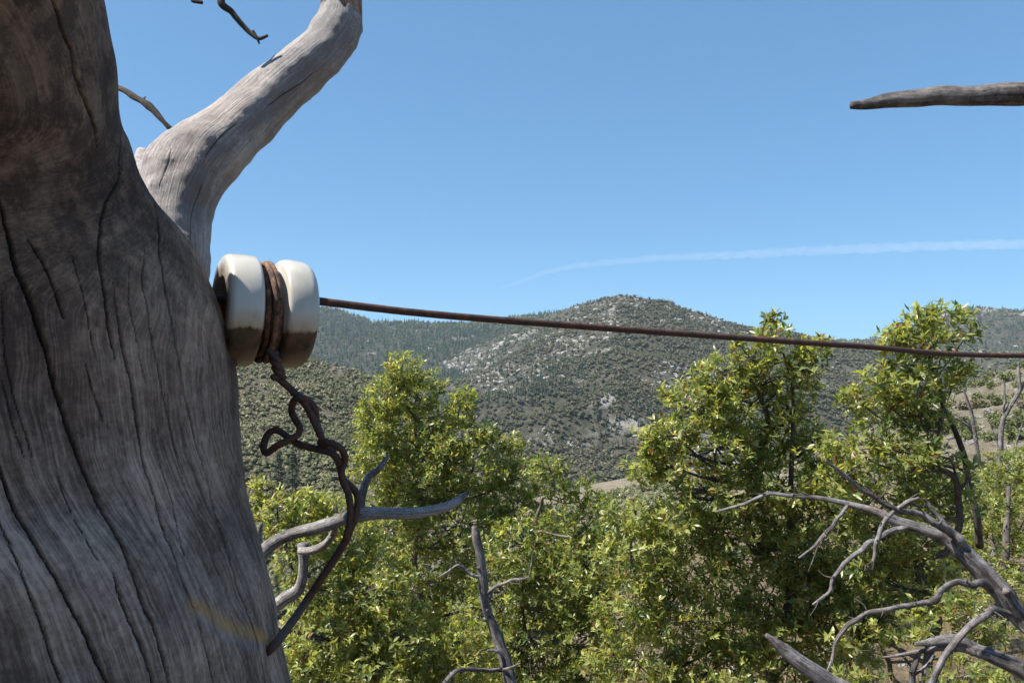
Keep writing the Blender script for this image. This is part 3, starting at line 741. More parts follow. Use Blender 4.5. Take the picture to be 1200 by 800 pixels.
tm = mesh_np('trunk', V2 - TL, T2, True, {'gc': gcoord, 'crack': crack, 'warm': warm, 'soot': soot, 'rub': rub, 'light_streak_blue': streak_blue, 'pale': np.clip(wfork * 1.6 - .3, 0, 1)})  # rub: orange part of the painted light streak
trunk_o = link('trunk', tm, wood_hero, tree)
# the foot of the trunk below the frame, and leaders above it
def stub(name, pts, rad, mat, parent, org, sides=24, rough=.05, freq=12, seed=0, step=None):
    v, f, gc = tube(pts, rad, sides, step, rough, freq, seed); J = Join(); J.add(v - org, f, gc)
    me = J.mesh(name)
    for a in ('crack', 'warm', 'soot', 'rub', 'light_streak_blue', 'pale'): me.attributes.new(a, 'FLOAT', 'POINT')  # rub: orange part of the painted light streak
    return link(name, me, mat, parent)
b0 = trunkC
i_cut = [spline(b0[0], b0[1], .03)]; Cc, Rr = i_cut[0]
kb = np.where(Cc[:, 2] > -.33)[0][0]; low = Cc[kb]
stub('trunk_foot', [low, low + [0.005, 0, -.3], low + [0.01, .0, -.8], [low[0] + .02, low[1], TL[2] - .15]], [Rr[kb] * .985, .255, .275, .33], wood_hero, tree, TL, 40, step=.05)
def top_of(ch):
    C, R = spline(ch[0], ch[1], .02); k = np.where(C[:, 2] > .43)[0]
    k = k[0] if len(k) else len(C) - 2; return C[k - 1], R[k - 1], C[k] - C[k - 1]
if False: stub('leader', [c, c + np.array([-.07, -.01, .10]), c + np.array([-.25, -.06, .28]), c + np.array([-.50, -.15, .42])], [r * .98, r * .85, r * .6, r * .4], wood_hero, tree, TL, 32, step=.05)
c, r, d = top_of(frontC); stub('leader', [c, c + d * 15, c + d * 30 + [-.2, 0, .1]], [r * .98, r * .8, r * .5], wood_hero, tree, TL, 32, step=.05)
c, r, d = top_of(forkC); stub('leader', [c, c + d * 20, c + d * 60 + [-.05, .1, 0]], [r * .98, r * .8, r * .4], wood_hero, tree, TL, 20, step=.04)

def limb(name, l, mat, parent, org, sides=14, rough=.10, seed=0, knots=(), spurs=0, wpx=True):
    """l: (photo x, y, depth, width px)"""
    pts = np.array([P(a, b, c) for a, b, c, w in l]); rad = np.array([w / 2 * c / F for a, b, c, w in l])
    # small natural kinks
    C, R = spline(pts, rad, max(rad.mean() * 1.0, .002)); R = R * (1 + fbm(np.stack([np.arange(len(C)) * .22, np.full(len(C), seed * 1.7), np.zeros(len(C))], -1), 2) * .45)
    C = C + np.stack([fbm(np.stack([np.arange(len(C)) * .12, np.full(len(C), seed + q * 9.), np.zeros(len(C))], -1), 3) for q in range(3)], -1) * R.mean() * 1.1
    v, f, gc = tube(C, R, sides, R.mean() * .9, rough, .8 / max(R.mean(), 1e-4) / 2, seed)
    J = Join(); J.add(v - org, f, gc)
    for (t, sz) in knots:
        k = int(t * (len(C) - 1)); n = rng.normal(0, 1, 3); n[2] = abs(n[2]); n /= np.linalg.norm(n)
        v, f, gc = tube([C[k], C[k] + n * R[k] * 1.15, C[k] + n * R[k] * sz], [R[k] * .75, R[k] * .42, R[k] * .15], 7, R[k] * .5, .15, 1 / R[k]); J.add(v - org, f, gc)
    return link(name, J.mesh(name), mat, parent)
# twigs high on the tree
o = limb('twig', [(212, 162, .87, 7), (195, 146, .87, 6.5), (178, 128, .88, 8), (160, 114, .89, 7.5), (143, 105, .90, 6.5), (110, 95, .92, 4)], wood_dark, tree, TL, 8, .18, 3, [(.45, 3)])
o = limb('twig', [(394, -110, 1.0, 12), (330, -75, .96, 9), (262, -6, .90, 8), (275, 18, .90, 7), (290, 35, .90, 6.5), (303, 44, .90, 4.5), (314, 41, .90, 3)], wood_dark, tree, TL, 9, .22, 4, [(.7, 3.5), (.8, 3)])
limb('twig', [(296, 36, .90, 4), (302, 46, .90, 3.5), (304, 52, .90, 2)], wood_dark, tree, TL, 7, .2, 5)
limb('twig', [(290, -45, .92, 6), (250, -18, .92, 5), (225, 0, .92, 5), (237, 4, .92, 4)], wood_dark, tree, TL, 7, .2, 6)
# bare limbs coming out from behind the trunk
lb = limb('branch', [(230, 740, .95, 20), (280, 690, .93, 18), (303, 655, .92, 17), (320, 637, .92, 15), (344, 625, .92, 15), (374, 618, .92, 15.5), (404, 610, .92, 16), (424, 605, .92, 20), (446, 602, .93, 15), (470, 600, .94, 14), (500, 596, .95, 13), (524, 591, .96, 11), (540, 582, .97, 8), (551, 574, .97, 3.5)], wood_bleached, tree, TL, 18, .10, 7, [(.62, 1.5)])
limb('twig', [(421, 606, .92, 12), (422, 592, .925, 11), (425, 574, .93, 10), (431, 559, .935, 9), (442, 550, .94, 7.5), (450, 540, .945, 6), (454, 532, .95, 2.5)], wood_bleached, lb, TL, 12, .1, 8)
limb('twig', [(392, 612, .93, 9), (388, 626, .94, 9), (378, 640, .95, 9.5), (364, 646, .96, 9), (352, 645, .97, 9)], wood_bleached, lb, TL, 12, .1, 9, [(.35, 2.0)])
limb('branch', [(352, 635, .98, 14), (353, 655, .98, 13), (351, 678, .98, 14), (345, 691, .98, 15), (332, 699, .98, 15), (318, 711, .98, 14), (270, 745, 1.0, 17), (200, 800, .98, 20)], wood_bleached, tree, TL, 14, .09, 10)
limb('twig', [(306, 668, .93, 10), (305, 640, .93, 8), (305, 624, .93, 7), (307, 612, .93, 5)], wood_bleached, tree, TL, 10, .15, 11, [(.6, 2.6)])

# ------------------------------------------------------------------ insulator
ang = math.radians(31); ctr = P(309, 366, .56)
Ra, Ln = .0385, .060
prof = [(0, .0095), (.002, .0095), (.0, .012)]
def lathe(profile, n=96):
    pr = np.array(profile); th = np.arange(n) / n * 2 * math.pi
    V = np.stack([np.broadcast_to(pr[:, 0][:, None], (len(pr), n)), pr[:, 1][:, None] * np.cos(th), pr[:, 1][:, None] * np.sin(th)], -1).reshape(-1, 3)
    m = len(pr); i = np.arange(m)[:, None]; j = np.arange(n)[None]; k = (j + 1) % n; i2 = (i + 1) % m
    return V, np.stack([i * n + j, i2 * n + j, i2 * n + k, i * n + k], -1).reshape(-1, 4)
def arc(cx, cr, r, a0, a1, n=6): return [(cx + r * math.cos(math.radians(a)), cr + r * math.sin(math.radians(a))) for a in np.linspace(a0, a1, n)]
hL = Ln / 2; rc = .0045
pr = []
pr += [(-hL + .016, .0085), (-hL + .014, .0185), (-hL + .002, .0215), (-hL, .024)]            # recess round the bolt hole, left face
pr += arc(-hL + rc, Ra - rc, rc, 180, 90) + [(-hL + .012, Ra + .0003)] + arc(-.0078 - .003, Ra - .003, .003, 85, 0, 5)
pr += [(-.0075, .033), (-.0062, .0295), (0, .0285), (.0062, .0295), (.0075, .033)]
pr += arc(.0078 + .003, Ra - .0035, .003, 180, 95, 5) + [(.014, Ra + .0002), (hL - .010, Ra - .0002)] + arc(hL - .007, Ra - .0075, .007, 88, 0, 8)
pr += [(hL - .0005, .022), (hL - .003, .0085)]
V, Fc = lathe(pr); V[:, 1:] *= (1 + fbm(V * 60, 2)[:, None] * .012)
ins = thing('spool_insulator', 'white porcelain spool insulator with brown stained bottom beside the trunk', 'insulator', ctr)
ins.rotation_euler = (0, math.radians(2), ang)
link('spool', mesh_np('spool', V, Fc[:, ::-1], True), porcelain, ins)
# thick wire through the spool
wl = [(P(236, 354, .585)), P(250, 351, .566), P(268, 349.5, .549), P(309, 349.0, .562), P(345, 350.5, .572), P(370, 352.5, .58), P(480, 365.5, .615), P(600, 376, .655), P(800, 391, .725), P(1000, 405, .80), P(1200, 416.5, .885)]
dirn = wl[-1] - wl[-2]; TR = np.array([1.95, 1.52, 0])
wl += [np.array([1.10, .985, .0345]), np.array([1.5, 1.23, .05]), np.array([1.90, 1.50, .085])]
v, f, gc = tube(wl, [.0030] * 6 + [.0029] * (len(wl) - 6), 12, .004, .05, 400, 2)
J = Join(); J.add(v - ctr, f)
wo = tag(link('line_wire', J.mesh('line_wire'), rust), 'straight dark wire running from the insulator across to the right edge', 'wire'); wo.location = ctr

# tie wire: turns in the groove, twist below, loop, and tail to the trunk
ca, sa = math.cos(ang), math.sin(ang); Xa = np.array([ca, sa, 0]); Ya = np.array([-sa, ca, 0]); Za = np.array([0, 0, 1.])
tie = thing('tie_wire', 'rusty twisted wire wound round the insulator groove and hanging in loops', 'wire', ctr)
J = Join()
def ring(xo, r, wr, a0=0, a1=360, seed=0, drift=.0):
    a = np.radians(np.linspace(a0, a1, 60)); x = xo + drift * np.linspace(0, 1, 60) + .0004 * np.sin(a * 3 + seed)
    rr = r + .0005 * np.sin(a * 2 + seed * 2)
    return ctr + Xa * x[:, None] + Ya * (rr * np.cos(a))[:, None] + Za * (rr * np.sin(a))[:, None]
for xo, r, s0_, dr in ((-.0046, .0304, 1, .0012), (.0002, .0308, 2, .001), (.0046, .0304, 3, -.001), (-.0026, .0345, 4, .0030), (.0024, .0338, 5, -.0004)):
    v, f, gc = tube(ring(xo, r, .0026, -100, 262, s0_, dr), [.0020] * 60, 10, .002, .06, 400, s0_); J.add(v - ctr, f)
link('winding', J.mesh('winding'), rust_bright, tie)
D0 = .527
def wire(name, l, w, seed, mat=rust):
    pts = np.array([P(a, b, c) for a, b, c in l]); v, f, gc = tube(pts, [w / 2 * D0 / F] * len(pts), 12, .0022, .07, 450, seed)
    J = Join(); J.add(v - ctr, f); return link(name, J.mesh(name), mat, tie)
# twist just below the spool
tw = []
for ph in (0, math.pi):
    l = []
    for t in np.linspace(0, 1, 26):
        x, y = 319 + 11 * t, 412 + 33 * t; a = ph + t * 10.0
        l.append((x + 3.6 * math.cos(a), y + 1.2 * math.cos(a), D0 + .0026 * math.sin(a)))
    tw.append(l)
tw[0] += [(341, 456, D0), (350, 466, D0 - .001), (358, 474, D0 - .003), (365, 487, D0 - .003), (371, 500, D0 - .003), (377, 513, D0 - .003), (381, 524, D0 - .002), (386, 528, D0 + .001), (394, 524, D0 + .005), (388, 518, D0 + .008)]
wire('strand', tw[0], 8.4, 1)
tw[1] = tw[1][:-2] + [(322, 442, D0 - .003), (319, 443, D0 - .004)]
wire('strand', tw[1], 8.4, 2)
wire('strand', [(377, 512, D0 + .002), (372, 497, D0 + .002), (370, 487, D0 + .001), (369, 478, D0), (361, 469, D0 - .001), (351, 465.5, D0 - .006), (344, 470, D0 - .004), (341.5, 480, D0), (345, 490, D0 + .002), (351, 499, D0 + .002), (350, 508, D0 - .001), (341, 514, D0 - .004), (325, 522, D0 - .006), (313, 530.5, D0 - .004), (309, 526, D0), (311, 514, D0 + .003), (318, 505, D0 + .004), (326, 504.5, D0 + .004), (336, 511, D0 + .003), (345, 517.5, D0 + .002), (360, 523.5, D0), (375, 527, D0 - .003), (389, 531, D0 - .006), (396, 539, D0 - .004), (399, 550, D0), (403, 562, D0 + .003), (413, 571, D0 + .004), (419, 582, D0 + .003), (417, 603, D0), (408, 627, D0 - .001)], 8.3, 3)
wire('strand', [(376, 521, D0 + .003), (376, 516.5, D0 - .003), (385, 518.5, D0 - .007), (395, 522, D0 - .007), (403, 530, D0 - .005), (404, 541, D0 - .001), (400, 552, D0 - .004), (402, 564, D0 - .004), (407, 575, D0 - .003), (410, 588, D0 - .002), (410.5, 604, D0 - .002), (408, 620, D0 - .003), (405, 632, D0 - .003)], 8.2, 4)
h = hit(306, 764); hd = .50 if h is None else float(h[1])
wire('strand', [(411, 600, D0 + .001), (412, 612, D0), (407, 629, D0), (393, 653, D0), (377, 677, D0 - .002), (359, 704, D0 - .004), (338, 734, (D0 + hd) / 2 - .002), (320, 757, hd + .001), (306, 768, hd + .010), (298, 772, hd + .03)], 9.4, 5)

# ------------------------------------------------------------------ dead tree standing just outside the frame at the right, its limbs reaching in
rt = thing('bare_tree', 'bare grey dead tree with limbs reaching in from the right edge over the oaks', 'tree', (1.95, 1.52, float(near_z(1.95, 1.52))))
RL = np.array(rt.location)
stub('trunk', [(1.97, 1.52, RL[2] - .15), (1.96, 1.52, -1.0), (1.97, 1.52, 0), (2.0, 1.5, 1.0), (2.05, 1.5, 2.2)], [.16, .12, .11, .09, .03], wood_pale, rt, RL, 28, .06, 10, 2, .05)
def inpx(l): return [P(a, b, c) for a, b, c, w in l], [w / 2 * c / F for a, b, c, w in l]
def limb3(name, start, l, sides, seed, parent, knots=(), mat=wood_pale, org=RL):
    """limb with a world-space root: start = [(x,y,z,r)...]"""
    pts = [np.array(s[:3]) for s in start]; rad = [s[3] for s in start]; p2, r2 = inpx(l); pts += p2; rad += r2
    pts = np.array(pts); rad = np.array(rad) * np.where(np.array(rad) < .016, .72, .86)
    dl = np.concatenate([[0], np.cumsum(np.linalg.norm(np.diff(pts, axis=0), axis=1))]); nn = max(len(pts), int(dl[-1] / max(rad.mean() * (5 if rad.mean() < .016 else 1.6), .012))); tq = np.linspace(0, dl[-1], nn)
    pts = np.stack([np.interp(tq, dl, pts[:, q]) for q in range(3)], -1); rad = np.interp(tq, dl, rad)
    if nn > 3: pts[1:-1] += rng.normal(0, 1, (nn - 2, 3)) * rad[1:-1, None] * (.42 if rad.mean() < .016 else .03)
    C, R = spline(pts, rad, max(np.mean(rad) * 1.0, .003)); n = len(C)
    R = R * (1 + fbm(np.stack([np.arange(n) * .25, np.full(n, seed * 1.7), np.zeros(n)], -1), 3) * (.4 if R.mean() < .016 else .22))
    C = C + np.stack([fbm(np.stack([np.arange(n) * .13, np.full(n, seed + q * 9.), np.zeros(n)], -1), 3) for q in range(3)], -1) * R.mean() * (1.9 if R.mean() < .016 else .35)
    v, f, gc = tube(C, R, sides, R.mean() * .5, .24, .55 / R.mean(), seed); J = Join(); J.add(v - org, f, gc)
    knots = list(knots) + [] if seed in (31, 46) else list(knots) + [(rng.uniform(.15, .95), rng.uniform(1.3, 2.2)) for _ in range(max(1, n // 14))]
    for (t, sz) in knots:
        k = int(t * (n - 1)); d = rng.normal(0, 1, 3); d[2] = abs(d[2]); d /= np.linalg.norm(d)
        v, f, gc = tube([C[k], C[k] + d * R[k] * 1.2, C[k] + d * R[k] * sz], [R[k] * .7, R[k] * .4, R[k] * .12], 7, R[k] * .6, .15, 1 / R[k]); J.add(v - org, f, gc)
    for _ in range(max(1, n // 9) if len(l) > 3 and seed not in (31, 32, 46) else 0):      # thin dead twiglets
        k = int(rng.uniform(.2, 1) * (n - 1)); ta = C[min(k + 1, n - 1)] - C[max(k - 1, 0)]; d = rng.normal(0, 1, 3); d = d / np.linalg.norm(d) * .8 + ta / (np.linalg.norm(ta) + 1e-9) * .7
        Lt = rng.uniform(.02, .075); b = C[k] + d * Lt * .5 + rng.normal(0, .006, 3); c_ = b + d * Lt * .5 + rng.normal(0, .010, 3)
        r0 = min(R[k] * .4, .0022); v, f, gc = tube([C[k], b, c_], [r0, r0 * .8, r0 * .35], 5, .012, .1, 80); J.add(v - org, f, gc)
    return link(name, J.mesh(name), mat, parent)
limb3('limb', [(1.98, 1.51, .62, .05)], [(1330, 60, 1.55, 46), (1235, 100, 1.55, 34), (1200, 111, 1.55, 30), (1150, 112, 1.56, 27), (1100, 112, 1.58, 25), (1060, 117, 1.6, 23), (1030, 121, 1.6, 19), (1008, 124, 1.6, 14), (996, 124, 1.6, 11)], 26, 31, rt, [(.86, 1.25)])
limb3('limb', [(1.97, 1.52, .70, .05)], [(1290, 90, 1.5, 34), (1250, 100, 1.5, 32), (1236, 84, 1.48, 22), (1250, 40, 1.45, 16), (1290, -60, 1.4, 12)], 18, 32, rt)
main = limb3('limb', [(1.96, 1.54, -1.25, .06), (1.75, 1.8, -1.02, .045)], [(1200, 729, 2.2, 27), (1175, 695, 2.2, 27), (1145, 661, 2.22, 25), (1124, 641, 2.24, 22), (1107, 628, 2.25, 17), (1077, 618, 2.27, 15), (1051, 611, 2.28, 14), (1025, 599, 2.3, 12), (995, 592, 2.32, 10), (961, 584, 2.34, 8.5), (931, 581, 2.36, 7.5), (901, 577, 2.38, 7), (875, 588, 2.4, 6), (838, 599, 2.42, 3.5)], 14, 33, rt, [(.55, 2), (.8, 2.6)])
def twig(l, seed, parent=main, sides=9, knots=(), mat=wood_pale): return limb3('twig', [], l, sides, seed, parent, knots, mat)
twig([(1130, 645, 2.24, 16), (1107, 616, 2.2, 13), (1085, 605, 2.19, 10), (1062, 599, 2.18, 9), (1047, 598, 2.17, 9), (1032, 586, 2.16, 8), (1006, 569, 2.15, 7), (987, 554, 2.14, 6), (967, 539, 2.13, 3)], 34, knots=[(.25, 2.5), (.7, 3), (.9, 3)], mat=wood_pale)
twig([(1048, 600, 2.17, 8), (1059, 590, 2.16, 8), (1068, 586, 2.15, 7), (1077, 583, 2.14, 3)], 35)
twig([(1046, 598, 2.16, 8), (1036, 612, 2.15, 8), (1026, 636, 2.13, 7), (1021, 667, 2.12, 4)], 36, knots=[(.7, 3.2)])
twig([(993, 592, 2.32, 6), (983, 605, 2.3, 6), (965, 628, 2.28, 6), (937, 653, 2.26, 3.5)], 37)
twig([(1070, 616, 2.27, 9), (1048, 621, 2.26, 8), (1025, 632, 2.24, 7.5), (995, 654, 2.22, 7), (980, 676, 2.2, 6), (965, 699, 2.2, 5.5), (953, 708, 2.2, 2.5)], 38, knots=[(.9, 4)])
twig([(1115, 625, 2.25, 9), (1098, 600, 2.27, 8), (1088, 588, 2.28, 5), (1082, 583, 2.28, 3)], 39)
twig([(1168, 694, 2.2, 13), (1150, 684, 2.17, 12), (1137, 682, 2.16, 11), (1119, 682, 2.15, 11), (1096, 699, 2.14, 10), (1077, 706, 2.13, 9), (1044, 710, 2.12, 8.5), (1014, 721, 2.11, 8), (987, 734, 2.1, 7.5), (980, 747, 2.1, 6.5), (978, 766, 2.1, 6), (969, 788, 2.1, 4)], 40, knots=[(.28, 3), (.7, 2)], sides=11)
twig([(1190, 716, 2.2, 14), (1170, 715, 2.15, 12), (1152, 721, 2.12, 11), (1130, 736, 2.1, 11), (1119, 755, 2.09, 11), (1104, 777, 2.08, 11), (1085, 802, 2.08, 11), (1060, 850, 2.1, 10)], 41, sides=12)
limb3('limb', [(1.95, 1.54, -1.45, .05)], [(1260, 815, 2.2, 24), (1200, 785, 2.22, 21), (1160, 765, 2.24, 20), (1130, 757, 2.26, 15), (1100, 758, 2.27, 9), (1070, 763, 2.28, 7), (1032, 770, 2.3, 3.5)], 14, 42, rt)
limb3('branch', [], [(1165, 768, 2.25, 15), (1140, 755, 2.25, 18), (1110, 748, 2.25, 17), (1085, 752, 2.25, 12), (1074, 757, 2.25, 5)], 12, 43, rt)
limb3('branch', [], [(1080, 760, 2.28, 8), (1074, 775, 2.28, 10), (1068, 800, 2.28, 11), (1060, 860, 2.3, 12)], 10, 44, rt)
limb3('branch', [], [(1095, 768, 2.29, 5), (1085, 780, 2.3, 5), (1070, 790, 2.3, 5)], 8, 45, rt)
# pale broken limb poking up at the bottom
fl = thing('fallen_limb', 'pale broken limb end poking up at the bottom edge below the bare tree', 'branch', (1.1, 1.5, float(near_z(1.1, 1.5))))
FL = np.array(fl.location)
limb3('limb', [], [(898, 744, 1.75, 8), (905, 750, 1.75, 15), (918, 760, 1.75, 18), (940, 777, 1.74, 20), (965, 794, 1.73, 23), (1000, 812, 1.72, 25), (1100, 870, 1.7, 30), (1200, 960, 1.66, 34)], 22, 46, fl, org=FL)

# centre snag
sn = thing('dead_snag', 'thin upright grey dead stem with broken top among the oaks', 'tree', P(640, 1000, 3.0)); sn.location.z = float(near_z(sn.location.x, sn.location.y)); SL = np.array(sn.location)
st = limb3('stem', [(SL[0], SL[1], SL[2] - .1, .035)], [(606, 850, 3.1, 17), (598, 800, 3.15, 15), (592, 770, 3.18, 15), (581, 740, 3.2, 14), (569, 710, 3.2, 13), (566, 680, 3.2, 12.5), (562, 650, 3.2, 12.5), (557, 628, 3.2, 12), (555, 617, 3.2, 8)], 14, 51, sn, [(.97, 2.2)], org=SL)
def stw(l, seed, knots=()): return limb3('twig', [], l, 8, seed, st, knots, org=SL)
stw([(563, 676, 3.2, 6), (548, 670, 3.18, 5), (537, 661, 3.16, 4.5), (526, 668, 3.15, 3.5), (514, 676, 3.14, 2.5)], 52, [(.5, 4)])
stw([(567, 700, 3.2, 7), (575, 690, 3.18, 6.5), (590, 682, 3.15, 5.5), (608, 678, 3.12, 4.5), (622, 676, 3.1, 3.5)], 53)
stw([(620, 677, 3.1, 3), (622, 664, 3.1, 2.5), (624, 648, 3.1, 1.8)], 54)
stw([(572, 706, 3.2, 5), (577, 696, 3.22, 4), (578, 688, 3.24, 3)], 55)
stw([(592, 770, 3.18, 6), (582, 763, 3.15, 5.5), (572, 761, 3.13, 4)], 56)
stw([(596, 783, 3.17, 7), (575, 785, 3.1, 7), (550, 784, 3.05, 8), (535, 787, 3.0, 8.5), (520, 800, 2.95, 9), (505, 830, 2.9, 10)], 57)
stw([(590, 784, 3.14, 5), (600, 782, 3.1, 4), (610, 777, 3.08, 3)], 58)

# thin bare tree at the right behind the oaks
bt = thing('bare_tree', 'slender forked leafless tree standing before the tan slope', 'tree', P(1162, 700, 9.0)); bt.location.z = float(near_z(bt.location.x, bt.location.y)); BL = np.array(bt.location)
b1 = limb3('stem', [(BL[0], BL[1], BL[2] - .1, .07)], [(1168, 620, 9, 12), (1170, 597, 9, 10), (1168, 563, 9, 9), (1171, 549, 9, 8), (1173, 512, 9, 7), (1176, 490, 9, 6.5), (1186, 472, 9, 6), (1195, 458, 9, 5.5), (1194, 440, 9, 4), (1193, 424, 9, 2.5)], 10, 61, bt, org=BL)
def btw(l, seed, parent=None): return limb3('branch', [], l, 8, seed, parent or bt, org=BL)
btw([(1168, 600, 9, 7), (1158, 580, 9, 7), (1151, 560, 9, 6.5), (1144, 519, 9, 5.5), (1138, 482, 9, 4.5), (1129, 456, 9, 2.5)], 62)
btw([(1175, 492, 9, 4), (1177, 470, 9, 3.5), (1176, 446, 9, 2)], 63); btw([(1172, 549, 9, 5), (1182, 537, 9, 4.5), (1189, 527, 9, 4), (1196, 505, 9, 2.5), (1204, 480, 9, 2)], 64)
btw([(1144, 512, 9, 4), (1136, 500, 9, 3.5), (1124, 492, 9, 3), (1106, 486, 9, 1.8)], 65); btw([(1141, 503, 9, 3), (1130, 490, 9, 2.5), (1114, 484, 9, 1.6)], 66)
btw([(1195, 458, 9, 3.5), (1204, 446, 9, 3), (1212, 430, 9, 2)], 67); btw([(1170, 560, 9, 3.5), (1160, 550, 9, 3), (1155, 545, 9, 1.8)], 68)
btw([(1171, 525, 9, 3), (1164, 505, 9, 2.4), (1156, 482, 9, 1.5)], 69)

# ------------------------------------------------------------------ oaks
GREEN = np.array([.092, .140, .042]); YEL = np.array([.39, .41, .135]); OLD = np.array([.21, .15, .05]); RUS = np.array([.19, .085, .03])
def oak(label, d0, blobs, base, leaf=.052, dens=1.0, yellow=.45, trunk_r=.07, wander=.5, seed=1, group=None, extra=()):
    """blobs: (photo x, y, radius px x, radius px y, depth offset)"""
    r = np.random.default_rng(seed)
    bp = P(base[0], base[1], base[2]); bp[2] = near_z(bp[0], bp[1])
    root = thing('oak_tree', label, 'tree', tuple(bp), group); org = bp
    tips, outs, cs = [], [], []
    for (x, y, rx, ry, dd) in blobs:
        d = d0 + dd; c = P(x, y, d); ex, ey = rx * 1.10 * d / F, ry * 1.04 * d / F; ez = (ex + ey) * .55
        area = 4 * (ex * ey + ex * ez + ey * ez)
        n = int(dens * area * 270 * (.052 / leaf) ** 2) + 5
        q = r.normal(0, 1, (n, 3)); q /= np.linalg.norm(q, axis=1)[:, None]; rad = r.uniform(.38, 1.0, n) ** .55 * (1 + .40 * fbm(q * 2.2 + x * .1, 2) * 2) * np.where(r.random(n) < .10, r.uniform(1.05, 1.35, n), 1)
        p = c + q * rad[:, None] * np.array([ex, ez, ey])
        g = fbm(p * 5.5, 3, seed); keep = g > -.135
        tips.append(p[keep]); outs.append(q[keep]); cs.append((c, ex, ey, ez))
    tips = np.vstack(tips); outs = np.vstack(outs); n = len(tips)
    # shoots: a few leaves radiating from each tip, pointing out and up
    k = 10; ax_ = outs * .7 + r.normal(0, .45, (n, 3)) + np.array([0, 0, .55]); ax_ /= np.linalg.norm(ax_, axis=1)[:, None]
    A = ax_.repeat(k, 0); O = tips.repeat(k, 0); idx = np.tile(np.arange(k), n)
    t1 = np.cross(A, r.normal(0, 1, (n, 3)).repeat(k, 0)); t1 /= np.linalg.norm(t1, axis=1)[:, None]; t2 = np.cross(A, t1)
    ph = idx * 2.4 + r.uniform(0, .6, n * k); side = t1 * np.cos(ph)[:, None] + t2 * np.sin(ph)[:, None]
    up = r.uniform(.15, 1.1, n * k); D = A * up[:, None] + side; D /= np.linalg.norm(D, axis=1)[:, None]
    L = leaf * r.uniform(.5, 1.2, n * k); W = L * r.uniform(.13, .21, n * k)
    O = O + A * (r.uniform(-.9, .5, n * k) * leaf)[:, None]
    Nn = A - D * (A * D).sum(1)[:, None] + r.normal(0, .25, (n * k, 3)); Nn -= D * (Nn * D).sum(1)[:, None]; Nn /= np.linalg.norm(Nn, axis=1)[:, None]
    Sd = np.cross(D, Nn)
    L_, W_ = L[:, None], W[:, None]; curl = r.uniform(-.18, .10, (n * k, 1))
    v = np.stack([O, O + D * L_ * .50 + Sd * W_ + Nn * W_ * .35, O + D * L_ * .58, O + D * L_ * .50 - Sd * W_ + Nn * W_ * .35, O + D * L_ + Nn * curl * L_], 1)
    tri = np.array([(0, 2, 1), (0, 3, 2), (1, 2, 4), (2, 3, 4)])
    T = tri[None] + (np.arange(n * k) * 5)[:, None, None]
    yy = np.clip(r.normal(yellow, .28, n).repeat(k) + r.normal(0, .18, n * k), 0, 1)[:, None]
    col = GREEN * (1 - yy) + YEL * yy; u = r.random(n * k); col[u < .07] = OLD; col[u < .03] = RUS
    col = col * r.uniform(.75, 1.2, (n * k, 1))
    me = mesh_np('crown', (v.reshape(-1, 3) - org), T.reshape(-1, 3), True, {'lc': col.repeat(5, 0)})
    link('crown', me, leafm, root)
    # trunk, limbs and twigs
    J = Join(); top = max(cs, key=lambda c: c[0][2])
    mid = (org + top[0]) / 2 + r.normal(0, .12, 3)
    tp, tr = [org + [0, 0, -.2], org * .7 + mid * .3, mid, top[0] * .6 + mid * .4 + r.normal(0, .06, 3), top[0] + [0, 0, top[2] * .6]], [trunk_r * 1.2, trunk_r, trunk_r * .7, trunk_r * .35, trunk_r * .09]
    tp, tr = spline(np.array(tp), np.array(tr) * .5, .12); tp[1:-1] += np.stack([fbm(np.stack([np.arange(len(tp)) * .35, np.full(len(tp), seed + q * 5.3), np.zeros(len(tp))], -1), 3) for q in range(3)], -1)[1:-1] * .45
    v_, f_, g_ = tube(tp, tr, 12, .04, .15, 20, seed); J.add(v_ - org, f_, g_)
    link('trunk', J.mesh('trunk'), bark_oak, root)
    J = Join(); TC, TRr = spline(np.array(tp), tr, .05)
    for (c, ex, ey, ez) in cs:
        dd = np.linalg.norm(TC - c, axis=1) + np.maximum(0, TC[:, 2] - c[2] + .15) * 2; kx = int(np.argmin(dd)); s_ = TC[kx]
        r0 = min(TRr[kx] * .6, .014); m_ = (s_ + c) / 2 + r.normal(0, .05, 3) + [0, 0, -.05]
        v_, f_, g_ = tube([s_, m_, c], [r0, r0 * .75, r0 * .5], 7, .05, .15, 25, seed); J.add(v_ - org, f_, g_)
        for _ in range(int(10 + 26 * min(1, ex * 1.5))):
            q = r.normal(0, 1, 3); q /= np.linalg.norm(q); e = c + q * np.array([ex, ez, ey]) * r.uniform(.6, 1.0)
            a_ = c + q * np.array([ex, ez, ey]) * r.uniform(0, .25); m_ = (a_ + e) / 2 + r.normal(0, .1, 3) * ex
            v_, f_, g_ = tube([a_, m_, e], [r0 * .33, r0 * .24, .0016], 4, .09, 0, 25, seed); J.add(v_ - org, f_, g_)
    for l in extra:
        pts, rad = inpx(l); v_, f_, g_ = tube(pts, rad, 8, .04, .15, 25, seed); J.add(v_ - org, f_, g_)
    link('branches', J.mesh('branches'), bark_oak, root)
    return root

